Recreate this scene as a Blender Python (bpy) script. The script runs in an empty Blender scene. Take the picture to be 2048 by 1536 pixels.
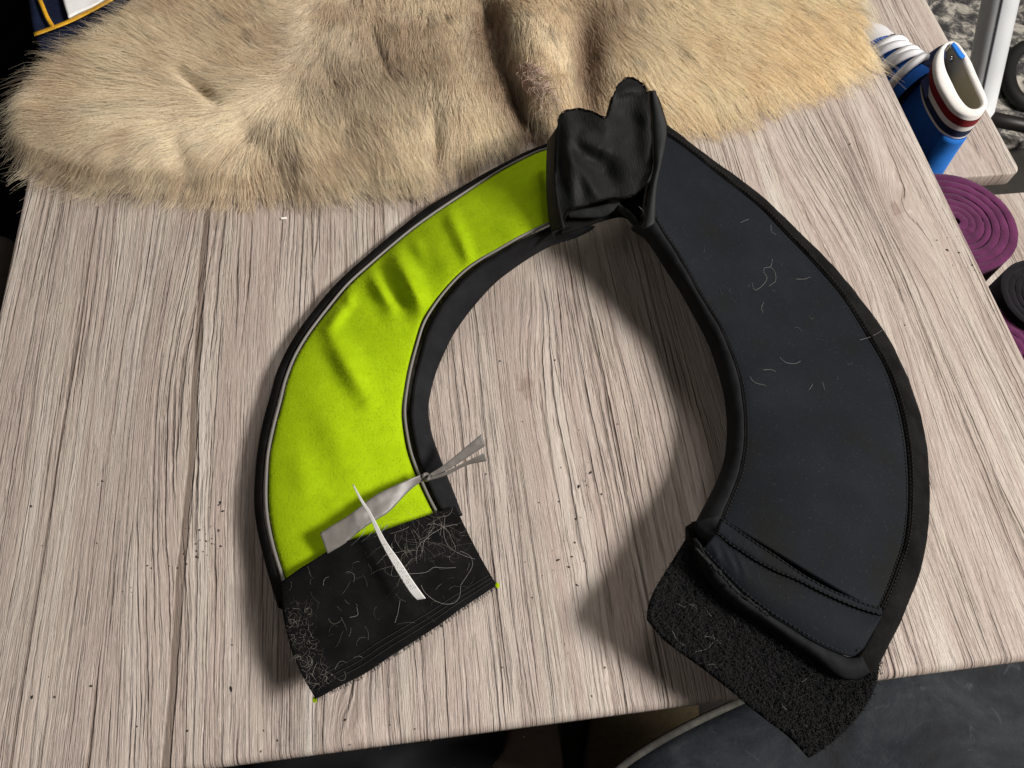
import bpy, bmesh, math, random
import numpy as np
from mathutils import Vector, Matrix, kdtree, noise as mnoise

random.seed(7)
rng = np.random.default_rng(7)
scene = bpy.context.scene
COL = scene.collection

# ------------------------------------------------------------------ camera
H = 0.55                       # metres from the tabletop to the lens
FPX = 1538.0
fwd = Vector((-415.0, 3018.0, -FPX)).normalized()     # table depth direction, in camera axes
rgt = Vector((18100.0, 1704.0, -FPX))
rgt = (rgt - fwd * rgt.dot(fwd)).normalized()         # table width direction
upv = rgt.cross(fwd).normalized()
AX = (rgt, fwd, upv)
cam_d = bpy.data.cameras.new('camera')
cam = bpy.data.objects.new('camera', cam_d)
COL.objects.link(cam)
cam_d.sensor_width = 36.0
cam_d.lens = FPX / 2048.0 * 36.0
cam_d.clip_start = 0.01
cam_d.clip_end = 50.0
M3 = Matrix(((rgt.x, rgt.y, rgt.z), (fwd.x, fwd.y, fwd.z), (upv.x, upv.y, upv.z)))
cam.matrix_world = Matrix.Translation((0, 0, H)) @ M3.to_4x4()
scene.camera = cam

# ------------------------------------------------------------------ world and lamps
world = bpy.data.worlds.new('World')
scene.world = world
world.use_nodes = True
bgn = world.node_tree.nodes['Background']
bgn.inputs['Color'].default_value = (1.0, 0.86, 0.72, 1)
bgn.inputs['Strength'].default_value = 0.045


def area(name, loc, target, sx, sy, power, col):
    d = bpy.data.lights.new(name, 'AREA')
    d.shape = 'RECTANGLE'
    d.size, d.size_y = sx, sy
    d.energy = power
    d.color = col
    o = bpy.data.objects.new(name, d)
    COL.objects.link(o)
    o.location = loc
    o.rotation_euler = (Vector(target) - Vector(loc)).to_track_quat('-Z', 'Y').to_euler()
    return o


area('window_light', (2.55, -0.62, 2.42), (0.05, 0.4, 0), 1.0, 0.66, 196, (1.0, 0.945, 0.885))
area('back_right_light', (0.9, 1.7, 1.5), (0.2, 0.5, 0), 0.7, 0.5, 14, (1.0, 0.94, 0.86))  # soft lamp added at back right, turned up to brighten the fur
area('left_fill', (-1.3, -0.3, 1.8), (0.0, 0.4, 0), 1.0, 1.0, 5, (1.0, 0.95, 0.92))  # added fill from the left, lifts the shadows

scene.view_settings.view_transform = 'Standard'
scene.view_settings.look = 'None'
scene.view_settings.exposure = 0.0
scene.view_settings.gamma = 1.0
scene.cycles.use_denoising = True
scene.cycles.max_bounces = 6
scene.cycles.transparent_max_bounces = 8
try:
    scene.cycles_curves.shape = 'RIBBONS'
except Exception:
    pass


# ------------------------------------------------------------------ helpers
def W(px, py, z=0.0):
    """point at height z seen at pixel (px, py) of the 2048 wide photograph"""
    u, v = px - 1024.0, 768.0 - py
    c = Vector((u, v, -FPX))
    d = Vector((c.dot(rgt), c.dot(fwd), c.dot(upv)))
    return Vector((0, 0, H)) + d * ((H - z) / -d.z)


def Wn(P, z):
    P = np.asarray(P, float)
    z = np.broadcast_to(np.asarray(z, float), P.shape[:-1])
    u, v = P[..., 0] - 1024.0, 768.0 - P[..., 1]
    c = np.stack([u, v, np.full_like(u, -FPX)], -1)
    d = np.stack([c @ np.array(a) for a in AX], -1)
    t = (H - z) / -d[..., 2]
    out = d * t[..., None]
    out[..., 2] += H
    return out


def Pn(Q):
    """photograph pixel of world points (n,3)"""
    d = Q - np.array([0, 0, H])
    m = np.array([[AX[k][i] for k in range(3)] for i in range(3)])
    c = d @ m.T
    return np.stack([1024 + FPX * c[:, 0] / -c[:, 2], 768 - FPX * c[:, 1] / -c[:, 2]], 1)


def smooth1(A, k):
    for _ in range(k):
        B = A.copy()
        B[1:-1] = 0.25 * A[:-2] + 0.5 * A[1:-1] + 0.25 * A[2:]
        A = B
    return A


def line(pts, n, sm=3):
    """Catmull-Rom through pts, resampled evenly to n points"""
    P = np.asarray(pts, float)
    E = np.vstack([2 * P[0] - P[1], P, 2 * P[-1] - P[-2]])
    out = []
    for i in range(len(P) - 1):
        p0, p1, p2, p3 = E[i:i + 4]
        t = np.linspace(0, 1, 24, endpoint=False)[:, None]
        out.append(0.5 * (2 * p1 + (p2 - p0) * t + (2 * p0 - 5 * p1 + 4 * p2 - p3) * t ** 2
                          + (3 * p1 - p0 - 3 * p2 + p3) * t ** 3))
    out.append(P[-1:])
    Q = np.vstack(out)
    s = np.r_[0, np.cumsum(np.linalg.norm(np.diff(Q, axis=0), axis=1))]
    q = np.linspace(0, s[-1], n)
    R = np.stack([np.interp(q, s, Q[:, k]) for k in range(Q.shape[1])], 1)
    return smooth1(R, sm)


def prof(xs, ys, n):
    s = np.linspace(0, 1, n)
    return smooth1(np.interp(s, xs, ys), max(2, n // 30))


def new_obj(name, verts, faces, mat, parent=None, smooth=True):
    me = bpy.data.meshes.new(name)
    me.from_pydata([tuple(map(float, v)) for v in verts], [], faces)
    me.update()
    if smooth:
        me.polygons.foreach_set('use_smooth', [True] * len(me.polygons))
    o = bpy.data.objects.new(name, me)
    COL.objects.link(o)
    if mat is not None:
        me.materials.append(mat)
    if parent is not None:
        o.parent = parent
        o.matrix_parent_inverse = parent.matrix_world.inverted()
    return o


def grid_obj(name, G, mat, parent=None, close_u=False, thick=0.0, uv=True):
    """G: (n, m, 3) array of points"""
    n, m = G.shape[:2]
    V = G.reshape(-1, 3)
    F = []
    for i in range(n - (0 if close_u else 1)):
        i2 = (i + 1) % n
        for j in range(m - 1):
            F.append((i * m + j, i2 * m + j, i2 * m + j + 1, i * m + j + 1))
    if not close_u:
        e1 = G[1:, :-1] - G[:-1, :-1]
        e2 = G[:-1, 1:] - G[:-1, :-1]
        if np.cross(e1, e2)[..., 2].sum() < 0:
            F = [f[::-1] for f in F]
    o = new_obj(name, V, F, mat, parent)
    if uv:
        lay = o.data.uv_layers.new(name='UVMap')
        nl = np.array([l.vertex_index for l in o.data.loops])
        uvs = np.stack([(nl % m) / max(1, m - 1), (nl // m) / max(1, n - 1)], 1)
        lay.data.foreach_set('uv', uvs.ravel())
    if thick:
        md = o.modifiers.new('thickness', 'SOLIDIFY')
        md.thickness = thick
        md.offset = -1
    return o


def tube_obj(name, P, r, mat, parent=None, seg=8, caps=True):
    """P: (n,3), r scalar or (n,)"""
    P = np.asarray(P, float)
    n = len(P)
    r = np.broadcast_to(np.asarray(r, float), (n,))
    T = np.gradient(P, axis=0)
    T /= np.linalg.norm(T, axis=1)[:, None] + 1e-12
    up = np.array([0, 0, 1.0])
    V, F = [], []
    for i in range(n):
        a = np.cross(T[i], up)
        if np.linalg.norm(a) < 1e-3:
            a = np.cross(T[i], [0, 1.0, 0])
        a /= np.linalg.norm(a)
        b = np.cross(a, T[i])
        for k in range(seg):
            th = 2 * math.pi * k / seg
            V.append(P[i] + r[i] * (a * math.cos(th) + b * math.sin(th)))
    for i in range(n - 1):
        for k in range(seg):
            k2 = (k + 1) % seg
            F.append((i * seg + k, i * seg + k2, (i + 1) * seg + k2, (i + 1) * seg + k))
    if caps:
        F.append(tuple(range(seg)))
        F.append(tuple((n - 1) * seg + k for k in reversed(range(seg))))
    return new_obj(name, V, F, mat, parent)


def empty(name, loc):
    o = bpy.data.objects.new(name, None)
    COL.objects.link(o)
    o.location = loc
    o.empty_display_size = 0.02
    bpy.context.view_layer.update()
    return o


def tag(o, label=None, cat=None, kind=None, group=None):
    if label: o['label'] = label
    if cat: o['category'] = cat
    if kind: o['kind'] = kind
    if group: o['group'] = group
    return o


def hairs_obj(name, strands, radius, mat, parent=None, root_scale=1.0, tip_scale=0.25):
    """strands: (N, k, 3)"""
    N, k = strands.shape[:2]
    cu = bpy.data.hair_curves.new(name)
    cu.add_curves([k] * N)
    cu.points.foreach_set('position', strands.astype(np.float32).ravel())
    prof_r = np.linspace(root_scale, tip_scale, k)
    rad = np.broadcast_to(np.asarray(radius, float).reshape(-1, 1), (N, 1)) * prof_r[None]
    cu.points.foreach_set('radius', rad.astype(np.float32).ravel())
    o = bpy.data.objects.new(name, cu)
    COL.objects.link(o)
    cu.materials.append(mat)
    if parent is not None:
        o.parent = parent
        o.matrix_parent_inverse = parent.matrix_world.inverted()
    return o


def vnoise(P, scale, seed=0.0):
    """smooth value noise in [-1,1] for an (n,3) array"""
    out = np.empty(len(P))
    for i, p in enumerate(P):
        out[i] = mnoise.noise((p[0] * scale + seed, p[1] * scale + seed * 1.7, p[2] * scale - seed))
    return out


# ------------------------------------------------------------------ node materials
class NT:
    def __init__(self, name):
        self.mat = bpy.data.materials.new(name)
        self.mat.use_nodes = True
        self.t = self.mat.node_tree
        self.t.nodes.clear()
        self.out = self.t.nodes.new('ShaderNodeOutputMaterial')

    def node(self, kind, **kw):
        n = self.t.nodes.new(kind)
        for k, v in kw.items():
            setattr(n, k, v)
        return n

    def put(self, sock, v):
        if isinstance(v, bpy.types.NodeSocket):
            self.t.links.new(v, sock)
        elif isinstance(v, (tuple, list)) and len(v) == 3 and sock.type == 'RGBA':
            sock.default_value = (*v, 1)
        else:
            sock.default_value = v

    def math(self, op, a, b=0.0, c=0.0, clamp=False):
        n = self.node('ShaderNodeMath', operation=op, use_clamp=clamp)
        for i, v in enumerate((a, b, c)):
            self.put(n.inputs[i], v)
        return n.outputs[0]

    def coord(self, which='Object'):
        return self.node('ShaderNodeTexCoord').outputs[which]

    def sep(self, v):
        n = self.node('ShaderNodeSeparateXYZ')
        self.put(n.inputs[0], v)
        return n.outputs

    def comb(self, x, y, z=0.0):
        n = self.node('ShaderNodeCombineXYZ')
        for i, v in enumerate((x, y, z)):
            self.put(n.inputs[i], v)
        return n.outputs[0]

    def mapv(self, v, scale=(1, 1, 1), loc=(0, 0, 0), rot=(0, 0, 0)):
        n = self.node('ShaderNodeMapping')
        self.put(n.inputs['Vector'], v)
        n.inputs['Scale'].default_value = scale
        n.inputs['Location'].default_value = loc
        n.inputs['Rotation'].default_value = rot
        return n.outputs[0]

    def noise(self, v, scale=1.0, detail=3.0, rough=0.55, dist=0.0, out='Fac'):
        n = self.node('ShaderNodeTexNoise')
        self.put(n.inputs['Vector'], v)
        n.inputs['Scale'].default_value = scale
        n.inputs['Detail'].default_value = detail
        n.inputs['Roughness'].default_value = rough
        n.inputs['Distortion'].default_value = dist
        return n.outputs[out]

    def ramp(self, f, stops, interp='LINEAR'):
        n = self.node('ShaderNodeValToRGB')
        self.put(n.inputs[0], f)
        cr = n.color_ramp
        cr.interpolation = interp
        while len(cr.elements) < len(stops):
            cr.elements.new(0.5)
        for e, (p, c) in zip(cr.elements, stops):
            e.position = p
            e.color = (*c, 1) if isinstance(c, (tuple, list)) else (c, c, c, 1)
        return n.outputs[0]

    def step(self, f, a, b):
        n = self.node('ShaderNodeMapRange', interpolation_type='SMOOTHSTEP')
        self.put(n.inputs[0], f)
        n.inputs[1].default_value, n.inputs[2].default_value = a, b
        n.inputs[3].default_value, n.inputs[4].default_value = 0, 1
        return n.outputs[0]

    def mix(self, f, a, b, blend='MIX'):
        n = self.node('ShaderNodeMix', data_type='RGBA', blend_type=blend)
        self.put(n.inputs[0], f)
        self.put(n.inputs[6], a)
        self.put(n.inputs[7], b)
        return n.outputs[2]

    def bump(self, h, strength=0.5, dist=0.001, normal=None):
        n = self.node('ShaderNodeBump')
        self.put(n.inputs['Height'], h)
        n.inputs['Strength'].default_value = strength
        n.inputs['Distance'].default_value = dist
        if normal is not None:
            self.put(n.inputs['Normal'], normal)
        return n.outputs[0]

    def pbr(self, col, rough=0.6, normal=None, **kw):
        n = self.node('ShaderNodeBsdfPrincipled')
        self.put(n.inputs['Base Color'], col)
        self.put(n.inputs['Roughness'], rough)
        if normal is not None:
            self.put(n.inputs['Normal'], normal)
        for k, v in kw.items():
            self.put(n.inputs[k.replace('_', ' ')], v)
        self.t.links.new(n.outputs[0], self.out.inputs[0])
        return n


def wood_material(name, knots, joints, offset=(0, 0, 0), cathedrals=()):
    T = NT(name)
    P = T.mapv(T.coord('Object'), loc=offset)
    s = T.sep(P)
    x, y, z = s[0], s[1], s[2]
    # slow wander of the grain
    wander = T.noise(T.mapv(P, (5.0, 1.4, 3.0)), 1.0, 2.0, 0.5)
    u = T.math('ADD', x, T.math('MULTIPLY', T.math('SUBTRACT', wander, 0.5), 0.028))
    wig = T.noise(T.mapv(P, (30.0, 9.0, 10.0)), 1.0, 2.0, 0.5)
    u = T.math('ADD', u, T.math('MULTIPLY', T.math('SUBTRACT', wig, 0.5), 0.0045))
    kn_mask = None
    for (kx, ky, rx, ry, amp) in list(knots) + list(cathedrals):
        dx = T.math('MULTIPLY', T.math('SUBTRACT', x, kx), 1.0 / rx)
        dy = T.math('MULTIPLY', T.math('SUBTRACT', y, ky), 1.0 / ry)
        r2 = T.math('ADD', T.math('MULTIPLY', dx, dx), T.math('MULTIPLY', dy, dy))
        g = T.math('EXPONENT', T.math('MULTIPLY', r2, -1.0))
        u = T.math('ADD', u, T.math('MULTIPLY', g, amp))
    for (kx, ky, rx, ry, amp) in knots:
        dx = T.math('MULTIPLY', T.math('SUBTRACT', x, kx), 1.0 / (rx * 0.42))
        dy = T.math('MULTIPLY', T.math('SUBTRACT', y, ky), 1.0 / (ry * 0.22))
        r2 = T.math('ADD', T.math('MULTIPLY', dx, dx), T.math('MULTIPLY', dy, dy))
        nz = T.noise(P, 160.0, 3.0)
        g = T.math('EXPONENT', T.math('MULTIPLY', T.math('ADD', r2, T.math('MULTIPLY', T.math('SUBTRACT', nz, 0.5), 1.6)), -1.4))
        kn_mask = g if kn_mask is None else T.math('MAXIMUM', kn_mask, g)
    # bands of different stock (about 3 cm wide)
    band = T.noise(T.comb(T.math('MULTIPLY', u, 26.0), T.math('MULTIPLY', y, 1.2), z), 1.0, 2.0, 0.5)
    tone = T.noise(T.comb(T.math('MULTIPLY', u, 60.0), T.math('MULTIPLY', y, 2.6), 3.3), 1.0, 4.0, 0.6)
    # grain: short broken strokes about 3 mm apart, in dense and in calm zones
    jit = T.noise(T.mapv(P, (170.0, 50.0, 10.0)), 1.0, 2.0, 0.6)
    v = T.math('ADD', u, T.math('MULTIPLY', T.math('SUBTRACT', jit, 0.5), 0.0014))
    g1 = T.noise(T.comb(T.math('MULTIPLY', v, 300.0), T.math('MULTIPLY', y, 5.0), 7.1), 1.0, 2.0, 0.5)
    g2 = T.noise(T.comb(T.math('MULTIPLY', v, 640.0), T.math('MULTIPLY', y, 17.0), 1.7), 1.0, 3.0, 0.6)
    g3 = T.noise(T.comb(T.math('MULTIPLY', v, 1100.0), T.math('MULTIPLY', y, 70.0), 4.2), 1.0, 3.0, 0.65)
    zone = T.step(T.noise(T.comb(T.math('MULTIPLY', u, 24.0), T.math('MULTIPLY', y, 2.4), 9.0), 1.0, 3.0), 0.38, 0.60)
    groove = T.step(g1, 0.50, 0.66)
    groove = T.math('MULTIPLY', groove, T.math('MULTIPLY_ADD', zone, 0.82, 0.18))
    pores = T.step(g2, 0.50, 0.68)
    pores = T.math('MULTIPLY', pores, T.math('MULTIPLY_ADD', zone, 0.45, 0.5))
    # a few long dark growth lines: contours of a slow field
    cf = T.noise(T.comb(T.math('MULTIPLY', v, 30.0), T.math('MULTIPLY', y, 0.7), 12.0), 1.0, 1.0, 0.4)
    fr = T.math('FRACT', T.math('MULTIPLY', cf, 4.0))
    fr = T.math('ABSOLUTE', T.math('SUBTRACT', fr, 0.5))
    lw = T.noise(T.mapv(P, (40, 10, 1), loc=(3, 1, 0)), 1.0, 2.0)
    crack_s = T.step(T.math('SUBTRACT', T.math('MULTIPLY_ADD', lw, 0.16, -0.072), fr), -0.02, 0.02)
    colr = T.ramp(band, [(0.30, (0.365, 0.308, 0.272)), (0.42, (0.47, 0.415, 0.37)), (0.50, (0.375, 0.310, 0.278)), (0.58, (0.43, 0.378, 0.33)), (0.68, (0.54, 0.495, 0.45))])
    colr = T.mix(T.math('MULTIPLY', T.step(tone, 0.38, 0.66), 0.5), colr, (0.37, 0.295, 0.26))
    colr = T.mix(T.math('MULTIPLY', groove, 0.54), colr, (0.205, 0.155, 0.13))
    colr = T.mix(T.math('MULTIPLY', pores, 0.48), colr, (0.23, 0.18, 0.15))
    colr = T.mix(T.math('MULTIPLY', T.step(g3, 0.5, 0.75), 0.45), colr, (0.66, 0.60, 0.54))
    colr = T.mix(T.math('MULTIPLY', crack_s, 0.5), colr, (0.185, 0.135, 0.105))
    hgt = T.math('ADD', T.math('MULTIPLY', groove, -0.9), T.math('MULTIPLY', pores, -0.45))
    hgt = T.math('ADD', hgt, T.math('MULTIPLY', crack_s, -0.8))
    hgt = T.math('ADD', hgt, T.math('MULTIPLY', g3, 0.5))
    if kn_mask is not None:
        colr = T.mix(T.math('MULTIPLY', T.step(kn_mask, 0.25, 0.8), 0.6), colr, (0.23, 0.165, 0.135))
    for (jx, jw) in joints:
        jn = T.noise(T.mapv(P, (6, 6, 6)), 1.0, 1.0)
        jn2 = T.noise(T.mapv(P, (300, 22, 6)), 1.0, 2.0)
        xx = T.math('ADD', x, T.math('MULTIPLY', T.math('SUBTRACT', jn, 0.5), 0.006))
        d = T.math('ABSOLUTE', T.math('SUBTRACT', xx, jx))
        m = T.step(T.math('ADD', T.math('MULTIPLY', d, -1.0 / jw), T.math('MULTIPLY', jn2, 1.1)), -0.50, 0.0)
        colr = T.mix(T.math('MULTIPLY', m, 0.85), colr, (0.15, 0.112, 0.09))
        hgt = T.math('ADD', hgt, T.math('MULTIPLY', m, -1.0))
    nor = T.bump(hgt, 1.0, 0.0015)
    T.pbr(colr, 0.50, nor, Specular_IOR_Level=0.35)
    return T.mat


def cloth(name, col, rough=0.9, weave=1400.0, bump=0.3, vary=0.35, sheen=0.0, spec=0.3, weft=None, dist=0.0003):
    T = NT(name)
    P = T.coord('Object')
    n1 = T.noise(P, 45.0, 4.0, 0.6)
    n2 = T.noise(P, weave, 2.0, 0.6) if weft is None else T.noise(T.mapv(P, weft), 1.0, 2.0, 0.5)
    dark = tuple(c * (1 - vary) for c in col)
    lite = tuple(min(1, c * (1 + vary)) for c in col)
    c = T.mix(T.step(n1, 0.3, 0.7), dark, lite)
    c = T.mix(T.math('MULTIPLY', T.step(n2, 0.35, 0.75), 0.35), c, dark)
    T.pbr(c, rough, T.bump(n2, bump, dist), Specular_IOR_Level=spec, Sheen_Weight=sheen)
    return T.mat


def plain(name, col, rough=0.5, spec=0.5, metallic=0.0, bump=0.0, scale=200.0):
    T = NT(name)
    P = T.coord('Object')
    n = T.noise(P, scale, 3.0)
    c = T.mix(T.math('MULTIPLY', n, 0.35), col, tuple(v * 0.7 for v in col))
    T.pbr(c, rough, T.bump(n, bump, 0.0003) if bump else None, Specular_IOR_Level=spec, Metallic=metallic)
    return T.mat


M = {}
M['neoprene'] = None


def neoprene():
    T = NT('black_neoprene')
    P = T.coord('Object')
    n1 = T.noise(P, 14.0, 4.0, 0.6)
    n2 = T.noise(P, 1500.0, 2.0, 0.6)
    dust = T.noise(P, 420.0, 4.0, 0.7)
    c = T.ramp(n1, [(0.3, (0.0048, 0.0054, 0.0054)), (0.48, (0.0050, 0.0068, 0.0105)), (0.62, (0.0068, 0.0090, 0.0128)), (0.78, (0.0110, 0.0116, 0.0118))])
    c = T.mix(T.math('MULTIPLY', T.step(dust, 0.56, 0.78), 0.20), c, (0.085, 0.085, 0.085))
    T.pbr(c, 0.7, T.bump(T.math('ADD', n2, T.math('MULTIPLY', n1, .6)), 0.5, 0.0004), Specular_IOR_Level=0.12, Sheen_Weight=0.0)
    return T.mat


def lime():
    T = NT('lime_fleece')
    P = T.coord('Object')
    n1 = T.noise(P, 60.0, 4.0, 0.65)
    n2 = T.noise(P, 700.0, 4.0, 0.7)
    c = T.ramp(n1, [(0.3, (0.285, 0.425, 0.003)), (0.6, (0.325, 0.48, 0.005)), (0.8, (0.365, 0.53, 0.008))])
    c = T.mix(T.math('MULTIPLY', T.step(n2, 0.45, 0.8), 0.3), c, (0.25, 0.350, 0.003))
    T.pbr(c, 0.95, T.bump(T.math('ADD', n2, n1), 0.5, 0.0008), Specular_IOR_Level=0.08, Sheen_Weight=0.0)
    return T.mat


M['neoprene'] = neoprene()
M['lime'] = lime()
M['binding'] = cloth('black_binding', (0.0080, 0.0077, 0.0075), 0.9, 500, 0.9, 0.45, 0.0, 0.06, dist=0.0005)
M['band'] = cloth('black_ribbed_band', (0.011, 0.0115, 0.013), 0.8, 900, 0.5, 0.3, 0.0, 0.12)
M['satin_black'] = cloth('black_satin', (0.0066, 0.0070, 0.0074), 0.62, 900, 0.9, 0.4, 0.0, 0.16, weft=(700, 120, 500), dist=0.0005)
M['piping'] = plain('grey_reflective_piping', (0.17, 0.16, 0.15), 0.5, 0.5, 0.0, 0.15, 700)
M['hook'] = cloth('black_hook_strip', (0.006, 0.006, 0.0062), 0.9, 900, 0.9, 0.4, 0.0, 0.06, weft=(400, 2200, 400), dist=0.0006)
M['loop'] = cloth('black_loop_strip', (0.006, 0.006, 0.0065), 0.95, 600, 1.0, 0.4, 0.0, 0.05, dist=0.001)
M['thread'] = plain('black_thread', (0.006, 0.006, 0.0065), 0.7, 0.3)
M['worn'] = cloth('worn_grey_edge', (0.022, 0.023, 0.024), 0.9, 500, 0.6, 0.5, 0.0, 0.08)

# ------------------------------------------------------------------ the room below and around
FLOOR = -0.70
T = NT('dark_floor')
P = T.coord('Object')
c = T.ramp(T.noise(P, 9.0, 5.0, 0.65), [(0.35, (0.010, 0.009, 0.008)), (0.6, (0.022, 0.019, 0.015)), (0.8, (0.045, 0.038, 0.028))])
T.pbr(c, 0.85)
tag(new_obj('floor', [(-4, -3, FLOOR), (4, -3, FLOOR), (4, 5, FLOOR), (-4, 5, FLOOR)], [(0, 1, 2, 3)], T.mat), kind='structure')

# ---- table
TX0, TX1, TY0, TY1, TT = -0.362, 0.485, 0.0275, 0.86, 0.018
kn = [tuple(W(1052, 772)[:2]) + (0.020, 0.075, 0.009), tuple(W(1792, 418)[:2]) + (0.016, 0.06, 0.016)]
cath = [tuple(W(330, 800)[:2]) + (0.030, 0.16, 0.020), tuple(W(1720, 560)[:2]) + (0.035, 0.14, -0.024),
        tuple(W(1130, 1180)[:2]) + (0.03, 0.20, 0.014), tuple(W(650, 1480)[:2]) + (0.02, 0.09, 0.02)]
jx = W(395, 700)[0]
M['wood'] = wood_material('printed_pine_laminate', kn, [(jx, 0.0034), (W(120, 900)[0], 0.0009), (W(1235, 900)[0], 0.0007)], cathedrals=cath)


def slab(name, x0, x1, y0, y1, zt, th, mat, parent, corner=0.004, rr=0.006, seg=5, uneven=0.0):
    """board with rounded corners and rounded upper and lower edges"""
    def outline(inset):
        c = max(corner - inset, 0.0006)
        pts = []
        for cx, cy, a0 in ((x1 - inset - c, y0 + inset + c, -90), (x1 - inset - c, y1 - inset - c, 0),
                           (x0 + inset + c, y1 - inset - c, 90), (x0 + inset + c, y0 + inset + c, 180)):
            for k in range(7):
                a = math.radians(a0 + 15 * k)
                pts.append((cx + c * math.cos(a), cy + c * math.sin(a)))
        return pts
    rings = []
    for k in range(seg + 1):
        a = math.pi / 2 * k / seg
        rings.append((rr * (1 - math.sin(a)), zt - rr * (1 - math.cos(a))))
    r2 = min(0.002, th * 0.2)
    rings.append((0, zt - th + r2))
    rings.append((r2, zt - th))
    V, F = [], []
    n = 28
    for ins, z in rings:
        V += [(px, py, z) for px, py in outline(ins)]
    for i in range(len(rings) - 1):
        for k in range(n):
            k2 = (k + 1) % n
            F.append((i * n + k2, i * n + k, (i + 1) * n + k, (i + 1) * n + k2))
    F.append(tuple(range(n)))
    F.append(tuple(reversed(range((len(rings) - 1) * n, len(rings) * n))))
    o = new_obj(name, V, F, mat, parent)
    return o


table = tag(empty('table', (0.06, 0.44, FLOOR)), 'pale wood-effect table carrying the open neck collar and the fur pelt', 'table')
slab('tabletop', TX0, TX1, TY0, TY1, 0.0, TT, M['wood'], table, corner=0.006, rr=0.0055)
M['steel'] = plain('dark_steel', (0.03, 0.03, 0.03), 0.4, 0.5, 0.6)
for sx in (TX0 + 0.05, TX1 - 0.05):
    for sy in (TY0 + 0.36, TY1 - 0.05):
        tube_obj('leg', [(sx, sy, FLOOR + 0.001), (sx, sy, -0.3), (sx, sy, -TT - 0.0005)], 0.018, M['steel'], table, 12)

# ------------------------------------------------------------------ the collar
collar = tag(empty('neck_collar', W(1000, 850, 0.0)), 'horseshoe-shaped padded neck collar, one arm lime with a black edge, the other plain black', 'collar')
N = 220

# ---- lime arm: lines from the outside in, top to bottom
L0 = line([(1100, 284), (1066, 297), (1010, 324), (958, 353), (905, 384), (856, 413), (812, 446), (770, 480), (727, 517), (685, 554), (650, 592), (621, 628), (596, 662), (572, 702), (552, 748), (541, 788), (526, 842), (515, 900), (510, 950), (508, 1000), (512, 1045), (524, 1103), (545, 1180), (556, 1215)], N)
L1 = line([(1100, 294), (1068, 304), (1012, 331), (962, 361), (908, 395), (862, 426), (820, 456), (778, 490), (735, 526), (693, 563), (660, 601), (632, 637), (607, 671), (584, 711), (566, 757), (556, 797), (542, 850), (531, 905), (527, 955), (526, 1003), (530, 1045), (541, 1095), (558, 1150), (566, 1176)], N)
L2 = line([(1100, 297), (1068, 308), (1014, 336), (964, 366), (911, 401), (866, 431), (824, 462), (783, 496), (741, 533), (700, 571), (668, 609), (640, 644), (615, 679), (592, 719), (575, 764), (566, 802), (552, 855), (541, 908), (538, 957), (538, 1004), (542, 1045), (552, 1093), (567, 1143), (575, 1165)], N)
L3 = line([(1106, 440), (1080, 452), (1040, 472), (993, 499), (960, 517), (930, 537), (905, 560), (880, 588), (860, 615), (842, 645), (828, 690), (816, 735), (808, 780), (803, 822), (806, 862), (815, 908), (832, 954), (848, 990), (866, 1026)], N)
L4 = line([(1108, 449), (1084, 460), (1044, 479), (1000, 504), (966, 524), (938, 545), (913, 569), (889, 598), (869, 627), (853, 659), (840, 702), (829, 745), (822, 785), (819, 825), (824, 868), (834, 912), (850, 955), (866, 992), (882, 1022)], N)
L5 = line([(1190, 452), (1160, 466), (1112, 480), (1070, 503), (1034, 528), (1005, 550), (980, 574), (955, 602), (931, 632), (908, 666), (890, 702), (873, 742), (862, 782), (857, 820), (863, 864), (874, 898), (890, 940), (908, 985), (925, 1030)], N)
zo = prof([0, .15, .35, .5, .62, .75, .87, 1], [.030, .018, .012, .015, .017, .019, .023, .027], N)
zi = prof([0, .12, .3, .5, .7, .85, 1], [.056, .052, .042, .029, .022, .018, .014], N)
zb = prof([0, .12, .5, .8, 1], [.044, .034, .014, .007, .006], N)


def seg_ridge(P, a, b, w, amp, skew=0.0):
    a, b = np.array(a, float), np.array(b, float)
    d = b - a
    L = np.linalg.norm(d)
    t = np.clip(((P - a) @ d) / L ** 2, 0, 1)
    q = a + t[..., None] * d
    nrm = np.array([-d[1], d[0]]) / L
    dist = ((P - q) @ nrm)
    dd = np.linalg.norm(P - q, axis=-1)
    return amp * np.exp(-(dd / w) ** 2) * (0.35 + 0.65 * np.sin(np.pi * np.clip(t, 0.04, 0.96))) * (1 + skew * np.tanh(dist / w))


def lime_height(P, S, Tt):
    z = np.zeros(P.shape[:2])
    R = [((893, 412), (942, 530), 15, .0030), ((782, 492), (852, 628), 19, .0052), ((736, 538), (782, 612), 13, .0030),
         ((692, 580), (700, 604), 12, .0024), ((690, 606), (655, 655), 15, .0040), ((655, 655), (735, 800), 23, .0042),
         ((860, 470), (905, 545), 28, .0016), ((640, 800), (700, 940), 36, .0018), ((590, 900), (620, 1000), 30, .0012),
         ((820, 470), (850, 520), 14, .0012)]
    for a, b, w, amp in R:
        z += 2.3 * seg_ridge(P, a, b, w, amp)
    V = [((752, 520), (822, 650), 16, -.0026), ((715, 570), (770, 650), 14, -.0016), ((905, 430), (925, 520), 12, -.0014), ((668, 640), (720, 790), 12, -.0010)]
    for a, b, w, amp in V:
        z += 0.8 * seg_ridge(P, a, b, w, amp)
    return z


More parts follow.
